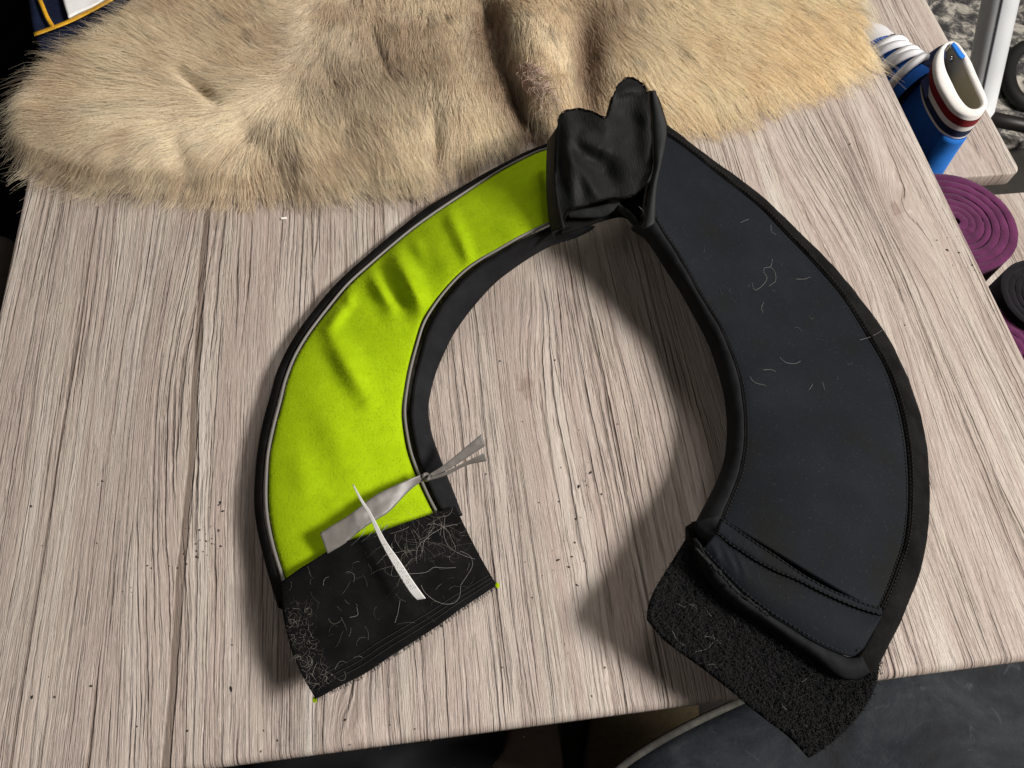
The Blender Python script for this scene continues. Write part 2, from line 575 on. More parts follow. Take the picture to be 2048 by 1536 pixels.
mcols = 72
tt = np.linspace(0, 1, mcols)
G = L2[:, None] * (1 - tt)[None, :, None] + L3[:, None] * tt[None, :, None]
ss = np.linspace(0, 1, N)
Z = zo[:, None] * (1 - tt) + zi[:, None] * tt
pad = (4 * tt * (1 - tt)) ** 0.6
Z = Z + pad[None] * prof([0, .3, .6, .85, 1], [.004, .005, .006, .010, .012], N)[:, None] + lime_height(G, ss, tt) * np.clip(pad * 1.3, 0, 1)[None]
Wl = Wn(G, Z)
flat = Wl.reshape(-1, 3)
nz = (vnoise(flat, 28.0, 1.0) * 0.0008 + vnoise(flat, 75.0, 4.0) * 0.0003).reshape(Z.shape)
Wl[..., 2] += nz * pad[None]
grid_obj('lime_panel', Wl, M['lime'], collar, thick=0.002)
LIME = Wl


def skirt(Wedge, z0, inset, rows=5):
    """wall from an edge line down to height z0; inset: (n,2) world direction to tuck the foot under"""
    out = []
    for k in range(1, rows + 1):
        q = k / rows
        p = Wedge.copy()
        p[:, 2] = Wedge[:, 2] * (1 - q) + z0 * q
        p[:, :2] += inset * q ** 2
        out.append(p)
    return out


def strip(name, A, zA, B, zB, mat, bulge=0.0, m=8, skirtA=None, skirtB=None, parent=None, thick=0.0, wob=0.0):
    """loft from line A to line B with a rounded rise; optional walls down to the table"""
    t = np.linspace(0, 1, m)
    P = A[:, None] * (1 - t)[None, :, None] + B[:, None] * t[None, :, None]
    Zz = np.asarray(zA)[:, None] * (1 - t) + np.asarray(zB)[:, None] * t
    Zz = Zz + bulge * np.sqrt(np.clip(4 * t * (1 - t), 0, 1))[None]
    Q = Wn(P, Zz)
    if wob:
        f = Q.reshape(-1, 3)
        Q[..., 2] += (vnoise(f, 60, 2.2) * wob + vnoise(f, 170, 5.1) * wob * .5).reshape(Zz.shape)
    cols = [Q[:, k] for k in range(m)]
    d = Q[:, -1, :2] - Q[:, 0, :2]
    d /= np.linalg.norm(d, axis=1)[:, None] + 1e-9
    if skirtA is not None:
        cols = list(reversed(skirt(Q[:, 0], skirtA, d * 0.004))) + cols
    if skirtB is not None:
        cols = cols + skirt(Q[:, -1], skirtB, -d * 0.004)
    return grid_obj(name, np.stack(cols, 1), mat, parent or collar, thick=thick)


strip('edge_binding', L0, zo - .0045, L1, zo - .0005, M['binding'], .0018, 7, skirtA=.0015, wob=.0004)
tube_obj('piping', Wn((L1 + L2) / 2, zo + .0006), .0012, M['piping'], collar, 8)
strip('inner_band', L4, zi + .0002, L5, zb, M['band'], .0030, 10, skirtB=np.maximum(zb - .006, .0015), wob=.0004)
tube_obj('piping', Wn((L3 + L4) / 2 + np.array([-1.5, -1.5]), zi + .0008), .0011, M['piping'], collar, 8)
tube_obj('cord', Wn(L4 + np.array([5.0, 2.5]), zi + .0014), .0012, M['binding'], collar, 6)

fz = []
for i in range(16000):
    a, b = rng.random() * (LIME.shape[0] - 1.01), (LIME.shape[1] - 1.01) * rng.random()
    i0, j0, fa, fb = int(a), int(b), a % 1, b % 1
    p = (LIME[i0, j0] * (1 - fa) + LIME[i0 + 1, j0] * fa) * (1 - fb) + (LIME[i0, j0 + 1] * (1 - fa) + LIME[i0 + 1, j0 + 1] * fa) * fb
    d = np.array([rng.normal(), rng.normal(), abs(rng.normal()) * .4 + .15]) * .0005
    fz.append([p, p + d, p + d * 1.5 + np.array([rng.normal(), rng.normal(), -.3]) * .0006])
T = NT('lime_nap')
hi = T.node('ShaderNodeHairInfo')
T.pbr(T.mix(hi.outputs['Random'], (0.30, 0.42, 0.004), (0.46, 0.60, 0.02)), .9, None, Specular_IOR_Level=.05)
tag(hairs_obj('lime_nap', np.array(fz), .00005, T.mat, collar, 1, .6), kind='stuff')

# ---- hook strip closing the lime arm
n1, n2 = 70, 50
top = line([(560, 1166), (600, 1137), (640, 1112), (680, 1087), (730, 1072), (770, 1060), (820, 1042), (864, 1028), (910, 1012)], n1)
bot = line([(631, 1397), (680, 1371), (730, 1345), (786, 1308), (843, 1272), (884, 1245), (924, 1216), (960, 1193), (993, 1171)], n1)
lft = line([(560, 1166), (566, 1230), (582, 1297), (604, 1350), (631, 1397)], n2)
rgt_e = line([(910, 1012), (934, 1062), (962, 1116), (993, 1171)], n2)


def coons(top, bot, l, r):
    n, m = len(top), len(l)
    u = np.linspace(0, 1, n)[:, None, None]
    v = np.linspace(0, 1, m)[None, :, None]
    return ((1 - v) * top[:, None] + v * bot[:, None] + (1 - u) * l[None] + u * r[None]
            - ((1 - u) * (1 - v) * top[0] + u * (1 - v) * top[-1] + (1 - u) * v * bot[0] + u * v * bot[-1]))


G = coons(top, bot, lft, rgt_e)
uu = np.linspace(0, 1, n1)[:, None]
vv = np.linspace(0, 1, n2)[None]
Z = (1 - uu) * (1 - vv) * .033 + uu * (1 - vv) * .017 + (1 - uu) * vv * .033 + uu * vv * .0035
Z = Z + .016 * np.sin(np.pi * uu) ** .8 * (1 - vv) ** 1.5 + .005 * np.sin(np.pi * uu) * vv
WH = Wn(G, Z)
WH[..., 2] += (vnoise(WH.reshape(-1, 3), 45, 3.0) * .0009).reshape(Z.shape)
grid_obj('hook_strip', WH, M['hook'], collar, thick=0.003)
HOOK = WH
# sewn lines along the strip
for q in (0.86, 0.91, 0.955):
    j = int(q * (n2 - 1))
    tube_obj('rib', WH[:, j] + np.array([0, 0, .0004]), .0006, M['satin_black'], collar, 5)
# small hooks standing along the free edge
hk = []
for i in range(330):
    a = rng.random() * (n1 - 1.001)
    i0 = int(a)
    p = WH[i0, -1] * (1 - (a - i0)) + WH[i0 + 1, -1] * (a - i0)
    d = np.array([0.25 * rng.normal(), -1 + .2 * rng.normal(), 0.35 + .3 * rng.normal()]) * (.0016 + .0010 * rng.random())
    k = np.array([p, p + d * .6, p + d * 1.0 + np.array([.0003, 0, .0002]), p + d * .9 + np.array([.0008, 0, -.0003])])
    hk.append(k)
T = NT('hook_bristle')
T.pbr((0.02, 0.02, 0.02), 0.5)
M['bristle'] = T.mat
tag(hairs_obj('hook_bristles', np.array(hk), .00013, M['bristle'], collar, 1, .7), kind='stuff')

# ---- black arm
R0 = line([(1262, 455), (1286, 470), (1305, 495), (1337, 545), (1366, 590), (1404, 660), (1424, 705), (1437, 745), (1449, 795), (1454, 840), (1453, 885), (1446, 928), (1427, 975), (1402, 1023), (1390, 1046)], N)
R1 = line([(1306, 425), (1318, 450), (1357, 511), (1393, 576), (1421, 622), (1441, 655), (1465, 712), (1478, 752), (1486, 795), (1490, 845), (1489, 893), (1480, 945), (1464, 989), (1448, 1026), (1444, 1038)], N)
R2 = line([(1322, 262), (1357, 284), (1415, 329), (1483, 383), (1526, 418), (1570, 464), (1610, 505), (1650, 549), (1692, 600), (1742, 680), (1768, 724), (1786, 766), (1802, 816), (1813, 870), (1819, 925), (1821, 985), (1818, 1050), (1810, 1095), (1798, 1130), (1780, 1178), (1758, 1225)], N)
R3 = line([(1331, 246), (1381, 285), (1420, 314), (1457, 341), (1490, 365), (1522, 390), (1558, 424), (1592, 458), (1630, 493), (1664, 528), (1696, 566), (1724, 601), (1770, 664), (1796, 712), (1814, 750), (1828, 788), (1840, 825), (1850, 868), (1856, 910), (1859, 950), (1860, 1000), (1857, 1053), (1852, 1095), (1845, 1129), (1832, 1170), (1815, 1209)], N)
zr0 = prof([0, .15, .4, .65, .85, 1], [.064, .050, .034, .029, .032, .038], N)
zr1 = prof([0, .15, .4, .65, .85, 1], [.076, .063, .047, .040, .042, .048], N)
zr2 = prof([0, .2, .5, .8, 1], [.066, .036, .020, .025, .042], N)
zr3 = prof([0, .2, .5, .8, 1], [.060, .030, .013, .017, .035], N)
t = np.linspace(0, 1, 60)
G = R1[:, None] * (1 - t)[None, :, None] + R2[:, None] * t[None, :, None]
Z = zr1[:, None] * (1 - t) + zr2[:, None] * t + (4 * t * (1 - t))[None] ** .7 * .006
WB = Wn(G, Z)
WB[..., 2] += (vnoise(WB.reshape(-1, 3), 22, 6.0) * .0016).reshape(Z.shape) * (4 * t * (1 - t))[None] ** .5
grid_obj('black_panel', WB, M['neoprene'], collar, thick=0.004)
strip('inner_band', R0, zr0, R1, zr1 - .0005, M['band'], .0045, 12, skirtA=zr0 - .007, wob=.0006)


def stitches(name, Lp, z, step=0.0032, size=.0006, mat=None, dz=.0008):
    Q = Wn(Lp, np.broadcast_to(z, (len(Lp),)) + dz)
    s = np.r_[0, np.cumsum(np.linalg.norm(np.diff(Q, axis=0), axis=1))]
    V, F = [], []
    k = 0.0
    while k < s[-1] - step:
        a = np.array([np.interp(k + step * .1, s, Q[:, i]) for i in range(3)])
        b = np.array([np.interp(k + step * .82, s, Q[:, i]) for i in range(3)])
        d = (b - a) / (np.linalg.norm(b - a) + 1e-9)
        sd = np.cross(d, [0, 0, 1.0])
        sd /= np.linalg.norm(sd) + 1e-9
        up = np.cross(sd, d)
        o = len(V)
        mid = (a + b) / 2
        for c, w in ((a, .3), (mid, 1), (b, .3)):
            for x, y in ((1, 0), (0, 1), (-1, 0), (0, -1)):
                V.append(c + sd * x * size * w + up * y * size * w)
        for r in (0, 4):
            for q in range(4):
                F.append((o + r + q, o + r + (q + 1) % 4, o + r + 4 + (q + 1) % 4, o + r + 4 + q))
        k += step
    ob = new_obj(name, V, F, mat or M['thread'], collar)
    return tag(ob, kind='stuff')


stitches('stitching', R2 + np.array([-7, 3.0]), zr2 + .0012)
stitches('stitching', R2 + np.array([6, -3.0]), zr2 + .0026)
stitches('stitching', R1 + np.array([6, -1.0]), zr1 + .0010)
tube_obj('seam_cord', Wn(R2 + np.array([-1.0, 0]), zr2 + .0010), .0011, M['binding'], collar, 6)
tube_obj('seam_cord', Wn(R1, zr1 + .0002), .0010, M['binding'], collar, 6)

# ---- lower end of the black arm
n1 = 80
T0 = line([(1444, 1036), (1487, 1066), (1520, 1089), (1555, 1112), (1593, 1139), (1631, 1162), (1670, 1182), (1708, 1197), (1735, 1208), (1764, 1216)], n1)
T1 = line([(1433, 1066), (1456, 1086), (1479, 1101), (1515, 1124), (1555, 1145), (1593, 1160), (1640, 1184), (1690, 1207), (1727, 1221), (1764, 1232)], n1)
H0 = line([(1403, 1100), (1430, 1130), (1464, 1165), (1490, 1191), (1517, 1213), (1545, 1233), (1574, 1251), (1602, 1269), (1631, 1286), (1665, 1302), (1700, 1314), (1722, 1308)], n1)
H1 = line([(1386, 1076), (1392, 1110), (1405, 1150), (1440, 1190), (1479, 1220), (1510, 1240), (1540, 1258), (1585, 1290), (1631, 1322), (1660, 1345), (1686, 1360), (1715, 1360), (1740, 1346)], n1)
u1 = np.linspace(0, 1, n1)
zt0 = .049 + 0 * u1 - .004 * u1
strip('seam_tape', T0, zt0 + .0016, T1, zt0 + .0016, M['neoprene'], .0012, 6, thick=.002, wob=.0003)
t = np.linspace(0, 1, 30)
G = T1[:, None] * (1 - t)[None, :, None] + H0[:, None] * t[None, :, None]
Z = (zt0)[:, None] * (1 - t) + (.048 - .006 * u1)[:, None] * t + .003 * (4 * t * (1 - t))[None]
WPk = Wn(G, Z)
pk = G.copy()
for a, b, w, amp in (((1440, 1075), (1470, 1135), 7, 0.0010), ((1455, 1085), (1482, 1145), 6, -.0008), ((1468, 1095), (1490, 1150), 6, .0008), ((1425, 1085), (1440, 1130), 6, .0007)):
    WPk[..., 2] += seg_ridge(pk, a, b, w, amp)
grid_obj('cuff_panel', WPk, M['neoprene'], collar, thick=.003)
zh0 = .0485 - .008 * u1
zh1 = .040 - .004 * u1
strip('hem', H1, zh1, H0, zh0, M['band'], .0065, 12, thick=.002, wob=.0012)
tube_obj('worn_edge', Wn(line([(1392, 1095), (1412, 1120), (1440, 1146), (1462, 1170), (1490, 1196), (1540, 1232)], 60), .0545) + np.stack([rng.normal(0, .0004, 60), rng.normal(0, .0004, 60), rng.normal(0, .0005, 60)], 1),
         np.abs(rng.normal(.0010, .0003, 60)), M['worn'], collar, 5)
E0 = line([(1815, 1209), (1800, 1248), (1780, 1286), (1762, 1322), (1742, 1350)], n1)
E1 = line([(1758, 1225), (1748, 1252), (1737, 1276), (1726, 1296), (1716, 1310)], n1)
X0, X1 = np.vstack([R3, E0[1:]]), np.vstack([R2, E1[1:]])
zx0 = np.r_[zr3, (.035 - .001 * u1)[1:]]
zx1 = np.r_[zr2 + .0004, (.0424 + .0004 * u1)[1:]]
strip('edge_binding', smooth1(X0, 12), smooth1(zx0, 12), smooth1(X1, 12), smooth1(zx1, 12), M['binding'], .0042, 14, skirtA=.012, wob=.0007)
stitches('stitching', H0 + np.array([2, -6]), zh0 + .0012)
stitches('stitching', T0 + np.array([0, 2]), zt0 + .0022)
stitches('stitching', T1 + np.array([0, -2]), zt0 + .0024)
stitches('stitching', E1 + np.array([-5, -3]), .0440 + 0 * u1)
G = coons(line([(1372, 1052), (1400, 1040), (1452, 1034)], 20), line([(1372, 1120), (1410, 1130), (1452, 1110)], 20), line([(1372, 1052), (1372, 1120)], 12), line([(1452, 1034), (1452, 1110)], 12))
grid_obj('lining', Wn(G, .036), M['binding'], collar, thick=.002)
G = coons(line([(1444, 1036), (1560, 1110), (1690, 1185), (1775, 1210)], 40), line([(1400, 1110), (1500, 1205), (1620, 1285), (1725, 1318)], 40), line([(1444, 1036), (1420, 1070), (1400, 1110)], 16), line([(1775, 1210), (1752, 1265), (1725, 1318)], 16))
grid_obj('lining', Wn(G, .0365), M['neoprene'], collar, thick=.002)
strip('corner_fold', line([(1382, 1044), (1392, 1062), (1404, 1082), (1412, 1104)], 30), np.full(30, .040), line([(1440, 1030), (1444, 1046), (1442, 1062), (1436, 1078)], 30), np.full(30, .0485), M['band'], .004, 12, thick=.002, wob=.0014)
# under layer and loop strip reaching past the table edge
n2 = 46
top = line([(1400, 1040), (1440, 1110), (1500, 1180), (1560, 1230), (1640, 1290), (1720, 1330), (1762, 1300)], n1)
bot = line([(1298, 1236), (1330, 1274), (1364, 1301), (1422, 1343), (1486, 1396), (1530, 1431), (1575, 1465), (1600, 1490), (1622, 1514)], n1)
lft = line([(1400, 1040), (1372, 1080), (1345, 1125), (1315, 1172), (1300, 1210), (1298, 1236)], n2)
rgt_e = line([(1762, 1300), (1756, 1350), (1742, 1395), (1718, 1430), (1690, 1462), (1655, 1492), (1622, 1514)], n2)
G = coons(top, bot, lft, rgt_e)
uu = np.linspace(0, 1, n1)[:, None]
vv = np.linspace(0, 1, n2)[None]
Z = .033 + .012 * vv ** 1.5 * (1 - .25 * uu) - .004 * uu
WS = Wn(G, Z)
WS[..., 2] += (vnoise(WS.reshape(-1, 3), 60, 8.0) * .0010).reshape(Z.shape)
grid_obj('loop_strip', WS, M['loop'], collar, thick=.0035)
LOOP = WS
fz = []
for i in range(9000):
    a, b = rng.random() * (n1 - 1.01), (n2 - 1.01) * rng.random()
    p = WS[int(a), int(b)] * .5 + WS[int(a) + 1, int(b) + 1] * .5 + np.array([rng.normal() * .0008, rng.normal() * .0008, 0])
    d = np.array([rng.normal(), rng.normal(), abs(rng.normal()) + .6]) * .0010
    d2 = np.array([rng.normal(), rng.normal(), 0]) * .0009
    fz.append([p, p + d, p + d + d2, p + d * .4 + d2 * 1.6])
T = NT('loop_fuzz')
T.pbr((0.017, 0.017, 0.018), 0.8, None, Specular_IOR_Level=0.2)
tag(hairs_obj('loop_fuzz', np.array(fz), .00015, T.mat, collar, 1, .8), kind='stuff')

# ---- connector sleeve at the top
n1, n2 = 60, 60
top = line([(1115, 246), (1122, 228), (1140, 220), (1164, 219), (1190, 227), (1206, 236), (1216, 233), (1222, 212), (1228, 190), (1238, 168), (1255, 155), (1274, 160), (1288, 172), (1296, 186)], n1, 1)
bot = line([(1127, 447), (1134, 425), (1150, 415), (1185, 405), (1217, 397), (1240, 396), (1262, 392), (1285, 378), (1300, 364)], n1, 1)
lft = line([(1115, 246), (1113, 290), (1112, 340), (1117, 395), (1127, 447)], n2, 1)
rgt_e = line([(1296, 186), (1300, 222), (1303, 262), (1305, 300), (1307, 335), (1300, 364)], n2, 1)
G = coons(top, bot, lft, rgt_e)
uu = np.linspace(0, 1, n1)[:, None]
vv = np.linspace(0, 1, n2)[None]
Z = .066 + .020 * (1 - vv) + .010 * uu + .004 * np.sin(np.pi * uu)
Z = Z + seg_ridge(G, (1150, 270), (1205, 300), 18, .006) + seg_ridge(G, (1130, 230), (1150, 420), 16, .006)
Z = Z + seg_ridge(G, (1150, 320), (1200, 400), 14, .004) + seg_ridge(G, (1185, 300), (1230, 380), 26, -.007)
Z = Z + seg_ridge(G, (1290, 190), (1300, 340), 18, .004) + seg_ridge(G, (1230, 230), (1290, 260), 22, -.003)
Z = Z + seg_ridge(G, (1225, 185), (1285, 175), 14, .005)
WC = Wn(G, Z)
WC[..., 2] += (vnoise(WC.reshape(-1, 3), 45, 3.3) * .0012 + vnoise(WC.reshape(-1, 3), 110, 1.3) * .0005).reshape(Z.shape)
grid_obj('connector_sleeve', WC, M['satin_black'], collar, thick=.003)
# frayed edge of the sleeve
tube_obj('worn_edge', WC[:, 0] + np.array([0, 0, .0006]) + rng.normal(0, .00025, (n1, 3)), np.abs(rng.normal(.0005, .00015, n1)), M['binding'], collar, 5)
tube_obj('worn_edge', WC[:, -1] + np.array([0, 0, .0004]) + rng.normal(0, .0003, (n1, 3)), np.abs(rng.normal(.0005, .0002, n1)), M['binding'], collar, 5)
# cuff of the sleeve over the lime arm
A = line([(1094, 284), (1092, 340), (1093, 390), (1097, 437), (1103, 464)], 40)
B = line([(1118, 248), (1114, 300), (1114, 360), (1120, 410), (1130, 455)], 40)
strip('sleeve_cuff', A, np.full(40, .062), B, np.full(40, .076), M['satin_black'], .003, 10, skirtA=.052, thick=.001, wob=.0005)
# hem folds under the sleeve
A = line([(1136, 424), (1160, 418), (1185, 414), (1212, 408), (1240, 404)], 40)
B = line([(1138, 436), (1165, 436), (1190, 436), (1212, 433), (1226, 424)], 40)
strip('sleeve_hem', B, np.full(40, .062), A, np.full(40, .066), M['worn'], .002, 8, thick=.0015, wob=.0008)
A = line([(1222, 414), (1238, 425), (1254, 438), (1266, 452), (1274, 464)], 40)
B = line([(1232, 402), (1250, 414), (1266, 428), (1276, 442), (1282, 456)], 40)
strip('sleeve_hem', A, np.full(40, .058), B, np.full(40, .064), M['worn'], .0025, 8, thick=.0015, wob=.0006)
# dark lining seen between the sleeve and the black arm
G = coons(line([(1130, 400), (1180, 390), (1230, 385), (1270, 375), (1306, 350)], 30), line([(1120, 468), (1160, 455), (1205, 440), (1250, 432), (1284, 462)], 30),
          line([(1130, 400), (1126, 430), (1120, 468)], 20), line([(1306, 350), (1302, 410), (1284, 462)], 20))
grid_obj('lining', Wn(G, .054), M['binding'], collar, thick=.002)
# turned edge between sleeve and black arm
G = coons(line([(1284, 186), (1312, 182)], 12), line([(1280, 440), (1308, 440)], 12), line([(1284, 186), (1290, 260), (1292, 350), (1280, 440)], 40), line([(1312, 182), (1326, 260), (1318, 350), (1308, 440)], 40))
grid_obj('lining', Wn(G, .072), M['binding'], collar, thick=.002)
A = line([(1297, 182), (1301, 222), (1304, 262), (1306, 300), (1308, 335), (1300, 368), (1292, 410), (1284, 456)], 60)
B = line([(1310, 180), (1322, 215), (1333, 258), (1330, 290), (1322, 330), (1314, 368), (1311, 405), (1310, 446)], 60)
zc = prof([0, .4, .7, 1], [.098, .090, .084, .078], 60)
strip('turned_edge', A, zc - .004, B, zc, M['worn_edge'] if 'worn_edge' in M else cloth('grey_turned_edge', (0.022, 0.024, 0.025), .7, 900, .3, .2, .0, .2), .004, 10, thick=.002, wob=.0004)
A = line([(1306, 180), (1318, 196), (1326, 220), (1334, 246)], 30)
B = line([(1300, 186), (1308, 206), (1318, 232), (1330, 262)], 30)
strip('worn_edge', A, np.full(30, .076), B, np.full(30, .090), M['band'], .002, 6, thick=.002)

# ---- ribbon tie and white care label
M['ribbon'] = None
T = NT('grey_satin_ribbon')
P = T.coord('Object')
c = T.mix(T.noise(P, 90.0, 3.0), (0.085, 0.078, 0.072), (0.18, 0.168, 0.156))
T.pbr(c, 0.42, T.bump(T.noise(P, 300.0, 2.0), .2, .0003), Specular_IOR_Level=0.5)
M['ribbon'] = T.mat
ribs = line([(640, 1066), (668, 1048), (700, 1029), (735, 1001), (762, 984), (800, 966), (838, 951), (853, 945)], 60)
ribl = line([(655, 1108), (690, 1087), (722, 1060), (752, 1040), (780, 1022), (812, 988), (842, 964), (856, 960)], 60)
zr = prof([0, .3, .55, .8, 1], [.044, .044, .042, .038, .034], 60)
rib = strip('ribbon', ribs, zr + .002, ribl, zr - .002, M['ribbon'], .0004, 12, thick=.0003, wob=.0007)
tl = line([(858, 948), (890, 928), (930, 895), (964, 867)], 30)
tl2 = line([(862, 954), (895, 940), (935, 915), (970, 892)], 30)
strip('ribbon_tail', tl, prof([0, 1], [.034, .044], 30), tl2, prof([0, 1], [.033, .038], 30), M['ribbon'], .0003, 8, thick=.0003, wob=.0008)
tl = line([(860, 955), (895, 942), (935, 922), (969, 906)], 30)
tl2 = line([(858, 962), (895, 950), (935, 930), (973, 922)], 30)
strip('ribbon_tail', tl, prof([0, 1], [.033, .035], 30), tl2, prof([0, 1], [.031, .030], 30), M['ribbon'], .0003, 8, thick=.0003, wob=.0007)
kp = [W(852 + 6 * math.cos(a), 954 + 6 * math.sin(a), .036 + .002 * math.sin(2 * a)) for a in np.linspace(0, 2 * math.pi, 20)]
tube_obj('ribbon_knot', [tuple(p) for p in kp], .0012, M['ribbon'], collar, 8, caps=False)
T = NT('white_label')
P = T.coord('UV')
s = T.sep(P)
rows = T.math('FRACT', T.math('MULTIPLY', s[0], 5.0))
inrow = T.math('MULTIPLY', T.math('GREATER_THAN', rows, .42), T.math('LESS_THAN', rows, .68))
dsh = T.math('GREATER_THAN', T.noise(T.comb(T.math('MULTIPLY', s[1], 60.0), T.math('FLOOR', T.math('MULTIPLY', s[0], 5.0)), 0), 1.0, 2.0), .52)
inl = T.math('MULTIPLY', T.math('GREATER_THAN', s[1], .48), T.math('LESS_THAN', s[1], .90))
pr = T.math('MULTIPLY', T.math('MULTIPLY', inrow, dsh), inl)
T.pbr(T.mix(pr, (0.80, 0.80, 0.79), (0.06, 0.06, 0.06)), 0.5)
M['label'] = T.mat
la = line([(706, 968), (725, 1000), (742, 1026), (771, 1081), (799, 1121), (823, 1158), (840, 1182), (851, 1197)], 60)
lb = line([(705, 970), (721, 1003), (737, 1029), (761, 1084), (785, 1128), (806, 1164), (823, 1189), (834, 1200)], 60)
strip('care_label', la, prof([0, .5, 1], [.060, .056, .046], 60), lb, prof([0, .5, 1], [.0595, .0545, .0435], 60), M['label'], .0, 12, thick=.0004)
# dark threads by the label
lt = []
for k in range(5):
    x0 = 690 + 60 * rng.random()
    lt.append([W(x0, 1095 - (x0 - 690) * .35, .046), W(x0 + 14, 1082 - (x0 - 690) * .3, .052), W(x0 + 26, 1066 - (x0 - 690) * .25, .053), W(x0 + 28, 1048, .050)])
T = NT('pale_thread')
T.pbr((0.16, 0.18, 0.18), 0.6)
tag(hairs_obj('loose_threads', np.array([[tuple(p) for p in s_] for s_ in lt]), .00014, T.mat, collar, 1, .9), kind='stuff')
# lime foam showing at two corners of the hook strip
for (px, py, z) in ((995, 1171, .004), (630, 1399, .031)):
    bmv = bmesh.new()
    bmesh.ops.create_icosphere(bmv, subdivisions=2, radius=.0015)
    c = W(px, py, z)
    for v in bmv.verts:
        v.co = Vector((v.co.x * 1.1, v.co.y * 1.3, v.co.z * .6)) * (1 + .2 * mnoise.noise(v.co * 900)) + c
    me = bpy.data.meshes.new('foam_corner')
    bmv.to_mesh(me)
    bmv.free()
    o = bpy.data.objects.new('foam_corner', me)
    COL.objects.link(o)
    me.materials.append(M['lime'])
    o.parent = collar
    o.matrix_parent_inverse = collar.matrix_world.inverted()

# ------------------------------------------------------------------ stray animal hairs and lint on the collar
T = NT('stray_hair')
hi = T.node('ShaderNodeHairInfo')
T.pbr(T.mix(T.math('POWER', hi.outputs['Random'], 2.2), (0.045, 0.036, 0.027), (0.38, 0.35, 0.31)), 0.45)
M['stray'] = T.mat


def curl(p, length, turn, z_lift, k=10, up=0.0):
    a = rng.random() * 2 * math.pi
    out = [np.array(p, float)]
    st = length / (k - 1)
    w = rng.normal() * turn
    for i in range(k - 1):
        a += w + rng.normal() * turn * .5
        q = out[-1] + np.array([math.cos(a) * st, math.sin(a) * st, 0])
        out.append(q)
    out = np.array(out)
    out[:, 2] += z_lift * np.sin(np.linspace(0, math.pi, k)) + up
    return out


def on(Gd, u, v):
    a, b = u * (Gd.shape[0] - 1.01), v * (Gd.shape[1] - 1.01)
    i, j = int(a), int(b)
    fa, fb = a - i, b - j
    return ((Gd[i, j] * (1 - fa) + Gd[i + 1, j] * fa) * (1 - fb) + (Gd[i, j + 1] * (1 - fa) + Gd[i + 1, j + 1] * fa) * fb)


S = []


def lay(Gd, u, v, length, turn, lift=.0015):
    c = curl(on(Gd, u, v), length, turn, lift)
    # follow the surface height
    flatg = Gd.reshape(-1, 3)
    for q in c:
        d = (flatg[:, 0] - q[0]) ** 2 + (flatg[:, 1] - q[1]) ** 2
        q[2] = flatg[np.argmin(d), 2] + .0010 + abs(q[2] - c[0][2]) * .5
    S.append(c)


for i in range(95):
    lay(HOOK, .60 + .36 * rng.random(), .05 + .5 * rng.random() ** 1.3, .006 + .016 * rng.random(), .13)
for i in range(150):
    lay(HOOK, .02 + .13 * rng.random() ** 1.5, .25 + .7 * rng.random(), .003 + .007 * rng.random(), .32)
for i in range(60):
    lay(HOOK, .05 + .9 * rng.random(), .05 + .9 * rng.random(), .003 + .009 * rng.random(), .16)
for i in range(34):
    lay(LOOP, .05 + .9 * rng.random(), .4 + .55 * rng.random(), .002 + .006 * rng.random(), .18)
for i in range(24):
    lay(WB, .1 + .5 * rng.random(), .15 + .7 * rng.random(), .002 + .006 * rng.random(), .2)
tag(hairs_obj('stray_hairs', np.array(S), .00003 * (1 + 1.3 * rng.random(len(S))), M['stray'], None, 1, .6), 'pale animal hairs clinging to the black hook strip and black panel', 'hairs', kind='stuff')


SURF = np.concatenate([g.reshape(-1, 3) for g in (HOOK, LOOP, WB, WPk, WC)])
SURFP = Pn(SURF)


def px_hair(pts, z, n=24):
    """a hair laid on the collar's surface along a pixel path"""
    L_ = line(pts, n, 0)
    zz = np.array([SURF[np.argsort(((SURFP - q) ** 2).sum(1))[:6], 2].max() for q in L_])
    return Wn(L_, smooth1(zz, 4) + .0009)


